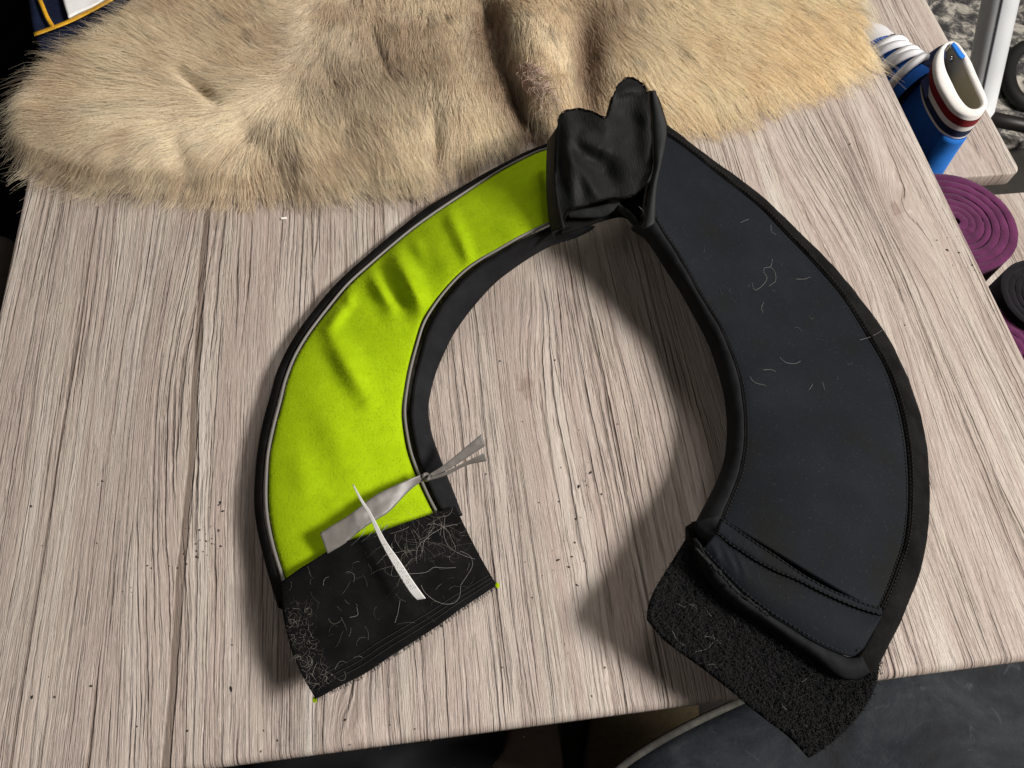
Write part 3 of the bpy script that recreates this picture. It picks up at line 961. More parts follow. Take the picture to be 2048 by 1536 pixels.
BIG = [px_hair([(842, 1170), (850, 1185), (868, 1200), (890, 1208), (910, 1205), (920, 1190), (922, 1170), (935, 1150), (945, 1130), (940, 1112), (920, 1102)], .030),
       px_hair([(810, 1148), (850, 1145), (868, 1135), (890, 1136), (912, 1135)], .034),
       px_hair([(845, 1105), (850, 1080), (880, 1058), (905, 1050), (915, 1050)], .034),
       px_hair([(890, 1032), (888, 1070), (900, 1095), (925, 1110), (950, 1118)], .030),
       px_hair([(790, 1245), (796, 1225), (800, 1200)], .034), px_hair([(700, 1235), (715, 1230), (714, 1216)], .036)]
LINT = [px_hair([(1545, 518), (1541, 533), (1529, 536), (1528, 545), (1534, 556), (1526, 570), (1510, 580), (1504, 565)], .040),
        px_hair([(1541, 533), (1550, 545), (1551, 562), (1538, 572)], .040),
        px_hair([(1560, 715), (1572, 725), (1590, 727), (1602, 722)], .040), px_hair([(1527, 740), (1540, 739), (1552, 743)], .041),
        px_hair([(1500, 753), (1510, 765), (1532, 771)], .043), px_hair([(1618, 780), (1626, 768)], .038), px_hair([(1645, 764), (1650, 780)], .037),
        px_hair([(1527, 605), (1523, 616), (1526, 625)], .042), px_hair([(1542, 450), (1543, 462), (1552, 470)], .040),
        px_hair([(1481, 445), (1498, 438)], .043), px_hair([(1720, 680), (1745, 672), (1765, 660)], .030),
        px_hair([(1592, 558), (1610, 558), (1620, 554)], .037), px_hair([(1277, 412), (1288, 425), (1290, 440), (1284, 452)], .082),
        px_hair([(1345, 1262), (1356, 1282), (1372, 1292)], .054), px_hair([(1408, 1272), (1428, 1276), (1444, 1289)], .055),
        px_hair([(1425, 1268), (1428, 1282), (1412, 1298), (1388, 1304)], .055), px_hair([(1564, 1404), (1568, 1415), (1575, 1420)], .050),
        px_hair([(1356, 1206), (1362, 1212), (1372, 1214)], .052)]
T = NT('pale_lint')
T.pbr((0.36, 0.35, 0.33), .5)
M['lint'] = T.mat
tag(hairs_obj('stray_hairs', np.array(BIG + LINT), .000065, M['lint'], None, 1, .8), 'long curled pale hairs lying across the collar strips', 'hairs', kind='stuff')

# ------------------------------------------------------------------ crumbs on the table
T = NT('dark_crumb')
T.pbr(T.ramp(T.noise(T.coord('Object'), 60.0, 1.0), [(.4, (0.010, 0.008, 0.006)), (.6, (0.06, 0.042, 0.028))]), 0.8)
dots = [(405, 615), (440, 1005), (437, 1010), (446, 1022), (422, 1053), (437, 1061), (399, 1060), (424, 1077), (412, 1082), (400, 1080), (391, 1088), (424, 1087), (441, 1092), (411, 1092), (393, 1102), (406, 1103), (394, 1114), (415, 1110), (368, 1108), (371, 1119), (373, 1128), (355, 1136), (338, 1132), (295, 1131), (262, 1175), (245, 1183), (182, 1372), (64, 1394), (109, 1394), (464, 1290), (462, 1377), (274, 1453), (374, 1462), (527, 1461), (555, 1481), (522, 1503), (121, 606), (205, 962), (62, 1012),
        (1000, 722), (1110, 720), (1045, 843), (925, 827), (930, 835), (1235, 848), (1158, 860), (1122, 935), (1181, 945), (1170, 962), (1174, 970), (1158, 973), (1203, 988), (1118, 1003), (1116, 1120), (1152, 1038), (1150, 1085), (1144, 1113), (1138, 1134), (1106, 1140), (1085, 1151), (1154, 1170), (1065, 1195), (1128, 1082), (1136, 1306), (1184, 1392), (930, 1338), (1005, 1335), (952, 905), (948, 1020), (1896, 475), (1874, 480), (1895, 500), (1918, 505), (1914, 472), (1935, 535), (1945, 530), (1960, 545), (1950, 540), (1906, 530), (1988, 620), (1700, 288), (1810, 650), (700, 410), (840, 415), (690, 1440), (780, 1450), (830, 1458), (860, 1480), (760, 1497), (700, 1490), (1078, 1005), (972, 948), (1210, 1335)]
V, F = [], []
extra = []
for cx_, cy_, sp, n_ in ((410, 1085, 30, 14), (1170, 965, 26, 10), (700, 490, 40, 12), (1925, 520, 30, 10), (1000, 1100, 160, 26), (250, 1150, 150, 16), (800, 1430, 160, 16)):
    extra += [(cx_ + rng.normal() * sp, cy_ + rng.normal() * sp, .45) for _ in range(n_)]
for q in [(a, b, 1.0) for a, b in dots] + extra:
    px, py, k_ = q
    if 500 < px < 960 and 430 < py < 1400 and not (px < 720 and py < 520):
        continue
    c = W(px, py, .0004)
    r = (.00030 + .00060 * rng.random() ** 1.6) * k_
    el, th0 = 1 + 1.4 * rng.random() ** 3, rng.random() * 3.1
    o = len(V)

    def pt(a, rr, z):
        x_, y_ = rr * math.cos(a) * el, rr * math.sin(a)
        return (c.x + x_ * math.cos(th0) - y_ * math.sin(th0), c.y + x_ * math.sin(th0) + y_ * math.cos(th0), z)
    for k in range(8):
        V.append(pt(k * math.pi / 4, r * (.65 + .7 * rng.random()), .0002))
    for k in range(8):
        V.append(pt(k * math.pi / 4, .6 * r, .0002 + r * .8))
    V.append((c.x, c.y, .0002 + r))
    for k in range(8):
        F.append((o + k, o + (k + 1) % 8, o + 8 + (k + 1) % 8, o + 8 + k))
        F.append((o + 8 + k, o + 8 + (k + 1) % 8, o + 16))
tag(new_obj('crumbs', V, F, T.mat), 'tiny dark crumbs scattered over the pale tabletop', 'crumbs', kind='stuff')
c = W(568, 438, .0)
o = slab('paper_scrap', c.x - .0026, c.x + .0026, c.y - .0011, c.y + .0011, .0016, .0014, plain('white_scrap', (.85, .83, .78), .6), None, corner=.0008, rr=.0005)
tag(o, 'tiny white scrap on the tabletop below the fur pelt', 'scrap')

# ------------------------------------------------------------------ fur pelt
pelt = tag(empty('fur_pelt', W(850, 200, 0.0)), 'shaggy cream and brown animal fur pelt spread across the far side of the table', 'fur pelt')


def pelt_height(P):
    """skin height above the table, P in photograph pixels (n,2)"""
    x, y = P[:, 0], P[:, 1]
    z = np.full(len(P), .012)
    # thickness falls off to the near edge
    edge = np.interp(x, [0, 60, 200, 480, 650, 860, 900, 960, 1090, 1140, 1340, 1500, 1700, 1780, 1900], [262, 300, 345, 360, 368, 352, 328, 286, 270, 266, 258, 208, 134, 104, 55])
    d = np.clip((edge - y) / 90.0, -1, 1.6)
    z += .014 * np.clip(d, 0, 1) ** .6
    fade = np.clip(.75 + d * 2.4, 0, 1) ** .8 * np.clip(1 - (x - 1755) / 30.0, 0, 1)
    R = [((60, 260), (420, 300), 70, .010), ((120, 120), (400, 60), 80, .006), ((560, 300), (640, 310), 45, .006), ((700, 250), (840, 320), 50, .010),
         ((560, 60), (760, 60), 70, .005), ((1050, -20), (1095, 150), 56, .030), ((1095, 150), (1100, 195), 52, .014), ((880, 120), (930, 230), 45, .006), ((1250, 60), (1340, 230), 80, .008),
         ((1480, 40), (1600, 140), 90, .008), ((400, 170), (560, 150), 60, .005)]
    V_ = [((965, -10), (1000, 130), 26, -.026), ((1000, 130), (1070, 275), 24, -.022), ((1165, 40), (1172, 220), 26, -.020), ((360, 150), (430, 205), 14, -.009),
          ((480, 260), (560, 320), 26, -.008), ((700, 90), (800, 180), 20, -.005), ((640, 120), (690, 230), 20, -.006), ((870, 230), (872, 340), 16, -.010), ((340, 270), (380, 370), 24, -.006), ((740, 60), (770, 130), 14, -.007)]
    for a, b, w, amp in R + V_:
        z += seg_ridge(P, a, b, w, amp)
    return np.maximum(z, .003) * fade * np.interp(x, [900, 1250, 1700], [1, .62, .42])


EDGE_X = [0, 60, 130, 200, 300, 400, 480, 560, 650, 750, 850, 880, 930, 965, 1040, 1095, 1140, 1340, 1420, 1500, 1600, 1700, 1760, 1790]
EDGE_Y = [215, 268, 305, 332, 345, 350, 356, 350, 356, 355, 342, 318, 304, 276, 266, 258, 258, 246, 230, 200, 168, 126, 96, 58]
LEFT_Y = [-80, 0, 30, 60, 100, 140, 170, 210, 260, 300, 330]
LEFT_X = [450, 360, 310, 260, 205, 160, 125, 100, 85, 85, 95]


def inside(P):
    x, y = P[:, 0], P[:, 1]
    rx = np.interp(y, [-120, 0, 60, 110, 150], [1660, 1690, 1705, 1712, 1690])
    return (y < np.interp(x, EDGE_X, EDGE_Y)) & (x > np.interp(y, LEFT_Y, LEFT_X)) & (x < rx)


# flow of the coat: control points (px, py, dx, dy)
FLOW = np.array([(80, 150, -1, -.10), (60, 260, -1, .12), (110, 330, -.95, .45), (180, 60, -.9, -.55), (300, 20, -.75, -.6), (250, 150, -1, -.15), (250, 250, -1, .05), (250, 340, -.85, .5),
                 (400, 100, -.85, -.5), (400, 220, -1, -.15), (400, 330, -.75, .5), (330, 360, -.7, .7), (520, 60, -.5, -.6), (500, 180, -.8, -.3), (520, 280, -.3, .55), (500, 360, .2, .9),
                 (600, 250, .5, .6), (620, 350, .65, .7), (700, 300, .8, .5), (780, 340, .85, .35), (840, 350, .8, .4), (700, 200, .35, .8), (800, 200, .3, .9), (840, 280, .35, .9), (880, 260, 0, 1),
                 (930, 250, -.5, .85), (980, 260, .7, .5), (1000, 285, .6, .5), (900, 120, .1, 1), (800, 80, .1, .9), (680, 80, -.2, .6), (940, 60, .2, .9),
                 (1060, 40, .3, .9), (1100, 120, .5, .8), (1130, 200, .4, .9), (1070, 230, .25, .9), (1040, 150, -.2, 1), (1170, 120, .2, 1), (1200, 60, .6, .7), (1200, 200, .5, .7),
                 (1280, 100, .7, .5), (1350, 200, .6, .6), (1400, 60, .8, .4), (1450, 180, .8, .5), (1550, 80, .85, .45), (1580, 160, .85, .45), (1680, 60, .8, .5), (1700, 120, .8, .5), (1750, 60, .8, .6)], float)


def flow(P):
    d2 = ((P[:, None] - FLOW[None, :, :2]) ** 2).sum(-1)
    w = np.exp(-d2 / (2 * 75.0 ** 2)) + 1e-9
    v = w @ FLOW[:, 2:]
    return v / (np.linalg.norm(v, axis=1)[:, None] + 1e-9)


# skin sheet
nx, ny = 130, 50
gx = np.linspace(0, 1, nx)
sheet = []
for j in range(ny):
    v = j / (ny - 1)
    xs = np.interp(gx, [0, 1], [95, 1712])
    row = np.stack([xs, np.zeros(nx)], 1)
    ylow = np.interp(xs, EDGE_X, EDGE_Y)
    yhigh = np.where(xs < 330, np.interp(xs, LEFT_X[::-1][3:], LEFT_Y[::-1][3:]) if False else np.interp(xs, [62, 75, 95, 130, 165, 205, 240, 330], [240, 200, 172, 135, 98, 62, 22, -80]), -110)
    yhigh = np.where(xs > 1660, np.interp(xs, [1660, 1712], [-110, 40]), yhigh)
    row[:, 1] = ylow * v + yhigh * (1 - v)
    sheet.append(row)
sheet = np.array(sheet)
zs = pelt_height(sheet.reshape(-1, 2)).reshape(ny, nx)
Wsk = Wn(sheet, np.maximum(zs, .004))
T = NT('pelt_skin')
P = T.coord('Object')
T.pbr(T.mix(T.noise(P, 60.0, 3.0), (0.22, 0.16, 0.11), (0.34, 0.26, 0.18)), .9)
grid_obj('hide', Wsk.transpose(1, 0, 2), T.mat, pelt, thick=.003)

# strands
def make_fur(n, lmin, lmax, clump, seed, per_lock=26, wild=1.0):
    r = np.random.default_rng(seed)
    P = np.stack([r.uniform(40, 1780, n * 2), r.uniform(-110, 375, n * 2)], 1)
    P = P[inside(P)]
    # thinner towards the rim, so that the edge is ragged
    dist = np.interp(P[:, 0], EDGE_X, EDGE_Y) - P[:, 1]
    P = P[r.random(len(P)) < np.clip(.30 + dist / 60.0 * np.interp(P[:, 0], [900, 1300], [1.6, .8]), 0, 1)][:n]
    n = len(P)
    z = np.maximum(pelt_height(P), .004)
    root = Wn(P, z)
    f = flow(P)
    tipdir = Wn(P + f * 4.0, z) - root
    tipdir /= np.linalg.norm(tipdir, axis=1)[:, None]
    z2 = np.maximum(pelt_height(P + f * 18.0), .0)
    adv = np.linalg.norm((Wn(P + f * 18.0, z) - root)[:, :2], axis=1)
    slope = np.clip((z2 - z) / adv, -.9, .7)
    L = r.uniform(lmin, lmax, n)
    L *= np.interp(P[:, 0], [0, 250, 500, 950, 1100, 1250, 1780], [1.35, 1.15, .90, .75, .62, .85, 1.1])
    L *= np.where((P[:, 0] > 500) & (P[:, 0] < 1200) & (P[:, 1] < 150), .7, 1)
    ang = np.array([mnoise.noise((p[0] * 22, p[1] * 22, 1.0)) * .38 + mnoise.noise((p[0] * 70, p[1] * 70, 5.0)) * .22 for p in root]) * wild + r.normal(0, .12 * wild, n)
    ca, sa = np.cos(ang), np.sin(ang)
    d = np.stack([tipdir[:, 0] * ca - tipdir[:, 1] * sa, tipdir[:, 0] * sa + tipdir[:, 1] * ca, np.zeros(n)], 1)
    lift = r.uniform(.12, .50, n)
    k = 7
    t = np.linspace(0, 1, k)
    S_ = np.empty((n, k, 3))
    bend = r.normal(0, .12, n)
    perp = np.stack([-d[:, 1], d[:, 0], np.zeros(n)], 1)
    for i, tt_ in enumerate(t):
        hor = L * (tt_ * .95)
        S_[:, i] = root + d * hor[:, None] + perp * (bend * L * tt_ ** 2)[:, None]
        S_[:, i, 2] = root[:, 2]
    # strands of one lock run together, each lock with its own height and shade
    ng = n // per_lock
    gi = r.choice(n, ng, replace=False)
    kd = kdtree.KDTree(ng)
    for a, g in enumerate(gi):
        kd.insert(root[g] + np.array([0, 0, 0]), a)
    kd.balance()
    lock = np.array([kd.find(p)[1] for p in root])
    near = gi[lock]
    for i, tt_ in enumerate(t):
        w = clump * tt_ ** 1.2 * r.uniform(.6, 1.1, n)
        S_[:, i] = S_[:, i] * (1 - w)[:, None] + (S_[near, i] + (root - root[near]) * .12) * w[:, None]
    # drape over the skin
    rise = 1 + r.normal(0, .22, ng)[lock]
    for i, tt_ in enumerate(t):
        S_[:, i, 2] = pelt_height(Pn(S_[:, i])) + .0006 + L * lift * rise * .62 * (tt_ - .78 * tt_ ** 2)
    over = (S_[..., 0] < TX0) | (S_[..., 0] > TX1)
    S_[..., 2] -= np.where(over, .3 * np.abs(np.where(S_[..., 0] < TX0, S_[..., 0] - TX0, S_[..., 0] - TX1)), 0)
    onx = (S_[..., 0] > TX0) & (S_[..., 0] < TX1)
    S_[..., 2] = np.where(onx, np.maximum(S_[..., 2], .0010), S_[..., 2])
    tint = np.clip(.5 + r.normal(0, .20, ng)[lock] + r.normal(0, .12, n), 0, 1)
    dark = r.random(n) < .05
    tint = np.where(dark, 0.0, tint)
    brown = np.zeros(n)  # browner patches of coat, plus shade painted along the valleys between folds
    for a, b, w, amp in (((965, -20), (1000, 140), 42, 1.1), ((1000, 130), (1075, 280), 34, 1.1), ((1168, 20), (1176, 220), 40, 1.2), ((700, 60), (860, 160), 90, .55),
                         ((860, 300), (880, 350), 26, .8), ((600, 90), (720, 220), 60, .4), ((560, 270), (580, 330), 34, .6), ((1060, 270), (1110, 290), 30, .9), ((1180, -20), (1260, 40), 60, .6)):
        brown += seg_ridge(P, a, b, w, amp)
    brown -= seg_ridge(P, (1068, 10), (1112, 190), 44, 1.6)
    brown = np.clip(brown * r.uniform(.5, 1.2, n), 0, .9)
    return S_, tint, brown


T = NT('fur')
P = T.coord('Object')
hi = T.node('ShaderNodeHairInfo')
at = T.node('ShaderNodeAttribute')
at.attribute_name = 'tint'
tint = at.outputs['Fac']
s = T.sep(P)
big = T.noise(P, 11.0, 3.0, .6)
warm = T.step(s[0], -.02, .45)
lite = T.mix(warm, (0.94, 0.85, 0.67), (0.98, 0.88, 0.66))
mid = T.mix(warm, (0.80, 0.68, 0.51), (0.95, 0.81, 0.57))
body = T.mix(T.step(big, .38, .62), mid, lite)
br = T.node('ShaderNodeAttribute')
br.attribute_name = 'brown'
body = T.mix(br.outputs['Fac'], body, (0.30, 0.195, 0.125))
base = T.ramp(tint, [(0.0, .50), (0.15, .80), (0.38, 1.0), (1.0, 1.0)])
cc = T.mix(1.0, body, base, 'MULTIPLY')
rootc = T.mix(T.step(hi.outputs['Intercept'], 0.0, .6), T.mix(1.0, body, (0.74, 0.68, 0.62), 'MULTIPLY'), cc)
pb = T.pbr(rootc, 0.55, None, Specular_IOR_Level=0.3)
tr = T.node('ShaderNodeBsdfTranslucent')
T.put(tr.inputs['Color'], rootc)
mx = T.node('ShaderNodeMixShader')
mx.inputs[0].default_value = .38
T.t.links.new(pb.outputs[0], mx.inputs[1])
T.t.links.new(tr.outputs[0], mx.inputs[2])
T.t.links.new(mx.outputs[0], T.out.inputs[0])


def add_tint(o, tint, brown):
    a = o.data.attributes.new('brown', 'FLOAT', 'CURVE')
    a.data.foreach_set('value', brown.astype(np.float32))
    a = o.data.attributes.new('tint', 'FLOAT', 'CURVE')
    a.data.foreach_set('value', tint.astype(np.float32))


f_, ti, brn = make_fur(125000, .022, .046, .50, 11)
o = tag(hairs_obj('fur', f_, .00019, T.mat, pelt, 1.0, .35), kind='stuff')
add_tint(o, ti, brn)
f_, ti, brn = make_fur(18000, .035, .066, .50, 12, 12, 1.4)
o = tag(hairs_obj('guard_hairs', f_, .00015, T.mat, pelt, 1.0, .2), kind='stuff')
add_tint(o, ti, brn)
# ragged cut end of the leg
T = NT('raw_skin')
P = T.coord('Object')
T.pbr(T.mix(T.noise(P, 300.0, 4.0), (0.16, 0.085, 0.06), (0.50, 0.38, 0.30)), .7, T.bump(T.noise(P, 500.0, 3.0), .8, .001))
G = coons(line([(1030, 135), (1050, 125), (1075, 130), (1092, 150)], 20), line([(1062, 205), (1075, 222), (1090, 232), (1104, 230)], 20),
          line([(1030, 135), (1040, 165), (1062, 205)], 20), line([(1092, 150), (1106, 190), (1104, 230)], 20))
pz = pelt_height(G.reshape(-1, 2)).reshape(20, 20) + .004
Wc = Wn(G, pz)
Wc[..., 2] += (vnoise(Wc.reshape(-1, 3), 180, 3.0) * .002).reshape(20, 20)
grid_obj('raw_edge', Wc, T.mat, pelt, thick=.002)
T = NT('coarse_hair')
hi = T.node('ShaderNodeHairInfo')
T.pbr(T.mix(hi.outputs['Random'], (0.30, 0.17, 0.12), (0.75, 0.66, 0.55)), .5)
cs = []
for i in range(240):
    p = on(Wc, rng.random(), rng.random())
    dx, dy = rng.normal() * .35 + .35, -.55 - .5 * rng.random()
    L = .006 + .010 * rng.random()
    d = np.array([dx, dy, 0]) * L
    cs.append([p, p + d * .35 + np.array([0, 0, .004]), p + d * .7 + np.array([rng.normal() * .0015, 0, .005]), p + d + np.array([rng.normal() * .002, 0, .001])])
tag(hairs_obj('coarse_hair', np.array(cs), .00018, T.mat, pelt, 1, .4), kind='stuff')

# ------------------------------------------------------------------ folded garment at the far end
garment = tag(empty('folded_garment', W(140, 30, 0.0)), 'navy garment with gold braid and a white panel, lying beyond the fur pelt', 'garment')
M['navy'] = cloth('navy_cloth', (0.006, 0.010, 0.028), .85, 900, .4, .35, 0, .12)
M['gold'] = cloth('gold_braid', (0.62, 0.33, 0.015), .5, 700, 1.0, .35, 0, .5, dist=.0008)
M['white'] = cloth('white_cotton', (0.72, 0.72, 0.73), .85, 900, .3, .08, 0, .3)
G = coons(line([(50, -60), (130, -70), (230, -80), (320, -90)], 30), line([(82, 104), (150, 92), (220, 70), (320, 40)], 30),
          line([(40, -60), (58, 0), (66, 60), (82, 104)], 20), line([(320, -90), (320, 40)], 20))
Wg = Wn(G, .012)
Wg[..., 2] += (vnoise(Wg.reshape(-1, 3), 18, 9.0) * .003).reshape(30, 20)
grid_obj('navy_cloth', Wg, M['navy'], garment, thick=.006)
for pts in (((68, 69), (88, 62), (104, 56), (140, 42), (180, 22), (220, 0), (260, -25)), ((76, -10), (86, 15), (95, 36), (106, 54))):
    A = line(pts, 30)
    d = np.gradient(A, axis=0)
    d /= np.linalg.norm(d, axis=1)[:, None]
    nrm = np.stack([-d[:, 1], d[:, 0]], 1)
    strip('gold_braid', A - nrm * 4.5, np.full(30, .0165), A + nrm * 4.5, np.full(30, .0165), M['gold'], .0012, 6, parent=garment, thick=.001)
G = coons(line([(118, -30), (150, -34), (200, -40), (230, -44)], 20), line([(137, 36), (152, 28), (185, 12), (215, -8)], 20),
          line([(118, -30), (126, 0), (137, 36)], 14), line([(230, -44), (222, -20), (215, -8)], 14))
Wg = Wn(G, .0175)
Wg[..., 2] += (vnoise(Wg.reshape(-1, 3), 40, 2.0) * .0016).reshape(20, 14)
grid_obj('white_panel', Wg, M['white'], garment, thick=.002)

# black cloth added to fill the dark void beside the table, left
M['black_cloth'] = cloth('black_cotton', (0.0015, 0.0015, 0.0018), 1.0, 500, .3, .3, 0, .02)
cx = np.linspace(-1.5, TX0 - .012, 40)
cy = np.linspace(.30, 2.0, 60)
Gx, Gy = np.meshgrid(cx, cy, indexing='ij')
Gz = -.10 - .57 * np.tanh((TX0 - Gx) / .45) ** 1.3 + .010 * np.sin(Gy * 38 + Gx * 12)
o = grid_obj('black_void_cloth', np.stack([Gx, Gy, Gz], -1), M['black_cloth'], None, thick=.01)
tag(o, 'black cloth added to fill the dark void beside the table under the fur pelt', 'coat')
c = W(-30, 570, -.16)
bmv = bmesh.new()
bmesh.ops.create_uvsphere(bmv, u_segments=28, v_segments=16, radius=1.0)
for v in bmv.verts:
    n = v.co.normalized()
    v.co = Vector((n.x * .050, n.y * .062, n.z * .035)) * (1 + .06 * mnoise.noise(n * 2.0))
me = bpy.data.meshes.new('brown_cushion')
bmv.to_mesh(me)
bmv.free()
o = bpy.data.objects.new('brown_cushion', me)
COL.objects.link(o)
o.location = c
me.materials.append(cloth('brown_cushion_cloth', (0.075, 0.058, 0.048), .9, 500, .4, .2))
me.polygons.foreach_set('use_smooth', [True] * len(me.polygons))
tag(o, 'brown cushion peeking out beside the table below the black cloth', 'cushion')

# ------------------------------------------------------------------ bench, sneaker, rolls, pole on the right
BZ = -.19
M['wood2'] = wood_material('bench_laminate', [], [], offset=(3.1, 1.7, 0))
bench = tag(empty('bench', (0.62, 0.85, FLOOR)), 'narrow wood-effect bench beside the table, holding the blue sneaker', 'bench')
bc = W(2036, 330, BZ)
slab('bench_top', .50, bc.x, W(1960, 352, BZ).y, 1.6, BZ, .022, M['wood2'], bench, corner=.014, rr=.003)
for sy in (W(1960, 352, BZ).y + .05, 1.5):
    tube_obj('leg', [(bc.x - .06, sy, FLOOR + .001), (bc.x - .06, sy, -.4), (bc.x - .06, sy, BZ - .0225)], .016, M['steel'], bench, 12)
stool = tag(empty('stool', (0.85, 0.45, FLOOR)), 'low pale wooden stool carrying the fabric rolls', 'stool')
SZ = -.30
sc = W(1985, 388, SZ)
slab('stool_top', .46, 1.25, .1, sc.y, SZ, .02, M['wood2'], stool, corner=.01, rr=.003)
for sx in (.52, 1.19):
    for sy in (.16, sc.y - .06):
        tube_obj('leg', [(sx, sy, FLOOR + .001), (sx, sy, -.5), (sx, sy, SZ - .0205)], .016, M['steel'], stool, 12)


def felt_roll(name, label, c, r, ztop, mat, turns=7.0, gap=.55, seed=0, start=0.0):
    """a standing roll of felt: a spiral band of real thickness"""
    n = int(turns * 44)
    rr = np.random.default_rng(seed)
    th = np.linspace(0, turns * 2 * math.pi, n)
    pitch = r / (turns + .6)
    V, F = [], []
    wob = smooth1(rr.normal(0, .9, n), 30)
    for i, a in enumerate(th):
        rad = pitch * (.6 + a / (2 * math.pi)) + wob[i] * pitch * .10
        ca, sa = math.cos(a + start), math.sin(a + start)
        w = pitch * (1.02 - .30 * max(0, math.sin(a * .23 + seed)) ** 8)
        ri, ro = rad - w / 2, rad + w / 2
        zz = ztop + .0012 * math.sin(a * .09 + seed) + .0010 * rr.normal() * .3
        b = .00012
        V += [(c.x + ri * ca, c.y + ri * sa, SZ + .001), (c.x + ri * ca, c.y + ri * sa, zz - b), (c.x + (ri + b * .7) * ca, c.y + (ri + b * .7) * sa, zz),
              (c.x + (ro - b * .7) * ca, c.y + (ro - b * .7) * sa, zz), (c.x + ro * ca, c.y + ro * sa, zz - b), (c.x + ro * ca, c.y + ro * sa, SZ + .001)]
    for i in range(n - 1):
        for k in range(5):
            F.append((i * 6 + k, (i + 1) * 6 + k, (i + 1) * 6 + k + 1, i * 6 + k + 1))
    F.append((0, 1, 2, 3, 4, 5))
    F.append(tuple((n - 1) * 6 + k for k in (5, 4, 3, 2, 1, 0)))
    return tag(new_obj(name, V, F, mat), label, 'felt roll', group='felt rolls standing beside the table')


M['plum'] = cloth('plum_felt', (0.088, 0.015, 0.062), .95, 420, .8, .25, .15, .15, dist=.0006)
M['navyfelt'] = cloth('black_felt', (0.006, 0.005, 0.008), .95, 420, .8, .25, .1, .15)
felt_roll('felt_roll', 'thick plum felt roll standing just below the blue sneaker', W(1912, 444, -.13), .070, -.13, M['plum'], 7.0, .5, 3, 3.4)
felt_roll('felt_roll', 'plum felt roll partly hidden by the table edge, below the dark roll', W(1990, 722, -.13), .066, -.13, M['plum'], 7.0, .5, 5, 2.0)
felt_roll('felt_roll', 'dark, nearly black felt roll between the two plum rolls', W(2095, 590, -.12), .050, -.12, M['navyfelt'], 6.0, .5, 9, 0.5)

# ---- sneaker
shoe = tag(empty('sneaker', W(1930, 200, BZ)), 'blue high-top sneaker with striped cuff and white laces on the bench', 'sneaker')
M['blue'] = cloth('blue_canvas', (0.006, 0.10, 0.46), .8, 1200, .4, .2, .05, .3)
M['bluelite'] = cloth('bright_blue_tape', (0.010, 0.17, 0.62), .8, 1200, .4, .15, .05, .3)
M['navyc'] = cloth('navy_canvas', (0.006, 0.014, 0.060), .8, 1200, .4, .3, .05, .3)
M['red'] = cloth('red_rib', (0.20, 0.010, 0.014), .9, 900, .5, .2, .05, .2)
M['whiterib'] = cloth('white_rib', (0.72, 0.70, 0.68), .9, 900, .5, .08, .05, .2)
M['lining'] = cloth('beige_lining', (0.36, 0.33, 0.26), .9, 900, .3, .1, .05, .2)
M['rubber'] = plain('white_rubber', (0.70, 0.70, 0.73), .45, .5)
M['lace'] = cloth('white_lace', (0.76, 0.76, 0.80), .85, 1500, .5, .06, 0, .3)
ZR = -.060
outer = np.array([(1869, 134), (1875, 164), (1892, 197), (1910, 220), (1934, 233), (1957, 232), (1971, 218), (1974, 204), (1967, 183), (1952, 150), (1941, 124), (1930, 108), (1916, 90), (1900, 84), (1882, 94), (1872, 112)], float)
inner = np.array([(1888, 128), (1893, 145), (1903, 166), (1917, 194), (1934, 215), (1950, 219), (1961, 212), (1960, 202), (1952, 184), (1941, 160), (1930, 134), (1921, 110), (1912, 96), (1900, 90), (1890, 98), (1887, 112)], float)


def closed(pts, n=64):
    P = np.vstack([pts, pts[:1]])
    E = np.vstack([pts[-1:], P, pts[1:2]])
    out = []
    for i in range(len(pts)):
        p0, p1, p2, p3 = E[i:i + 4]
        t = np.linspace(0, 1, 12, endpoint=False)[:, None]
        out.append(.5 * (2 * p1 + (p2 - p0) * t + (2 * p0 - 5 * p1 + 4 * p2 - p3) * t ** 2 + (3 * p1 - p0 - 3 * p2 + p3) * t ** 3))
    Q = np.vstack(out)
    s = np.r_[0, np.cumsum(np.linalg.norm(np.diff(np.vstack([Q, Q[:1]]), axis=0), axis=1))]
    q = np.linspace(0, s[-1], n, endpoint=False)
    Qc = np.vstack([Q, Q[:1]])
    return np.stack([np.interp(q, s, Qc[:, k]) for k in range(2)], 1)


RO = Wn(closed(outer), ZR)
RI = Wn(closed(inner), ZR)
cen = RO.mean(0)


def ring_band(name, z_list, scale_list, mat, ref=RO):
    rows = []
    for z, sc_ in zip(z_list, scale_list):
        p = ref.copy()
        p[:, :2] = cen[:2] + (p[:, :2] - cen[:2]) * sc_
        p[:, 2] = z
        rows.append(p)
    return grid_obj(name, np.stack(rows, 1), mat, shoe, close_u=True)


# rolled white top of the cuff, from the inside over the rim
rows = []
for k in range(9):
    a = math.pi * k / 8
    w = .5 - .5 * math.cos(a)
    p = RI * (1 - w) + RO * w
    p[:, 2] = ZR + .003 * math.sin(a)
    rows.append(p)
grid_obj('cuff_rim', np.stack(rows, 1), M['whiterib'], shoe, close_u=True)
ring_band('cuff_stripe', [ZR, ZR - .0040], [1.0, 1.02], M['whiterib'])
ring_band('cuff_stripe', [ZR - .0040, ZR - .0130], [1.028, 1.036], M['red'])
ring_band('cuff_stripe', [ZR - .0130, ZR - .0195], [1.030, 1.034], M['whiterib'])
ring_band('cuff_stripe', [ZR - .0195, ZR - .0280], [1.036, 1.038], M['navyc'])
ring_band('cuff_stripe', [ZR - .0280, ZR - .0310], [1.034, 1.034], M['whiterib'])
rows = []
for k in range(8):
    q = k / 7
    p = RI.copy()
    p[:, :2] = cen[:2] + (p[:, :2] - cen[:2]) * (1 - .10 * q - .6 * max(0, q - .85) / .15)
    p[:, 2] = ZR - .055 * min(q / .85, 1)
    rows.append(p)
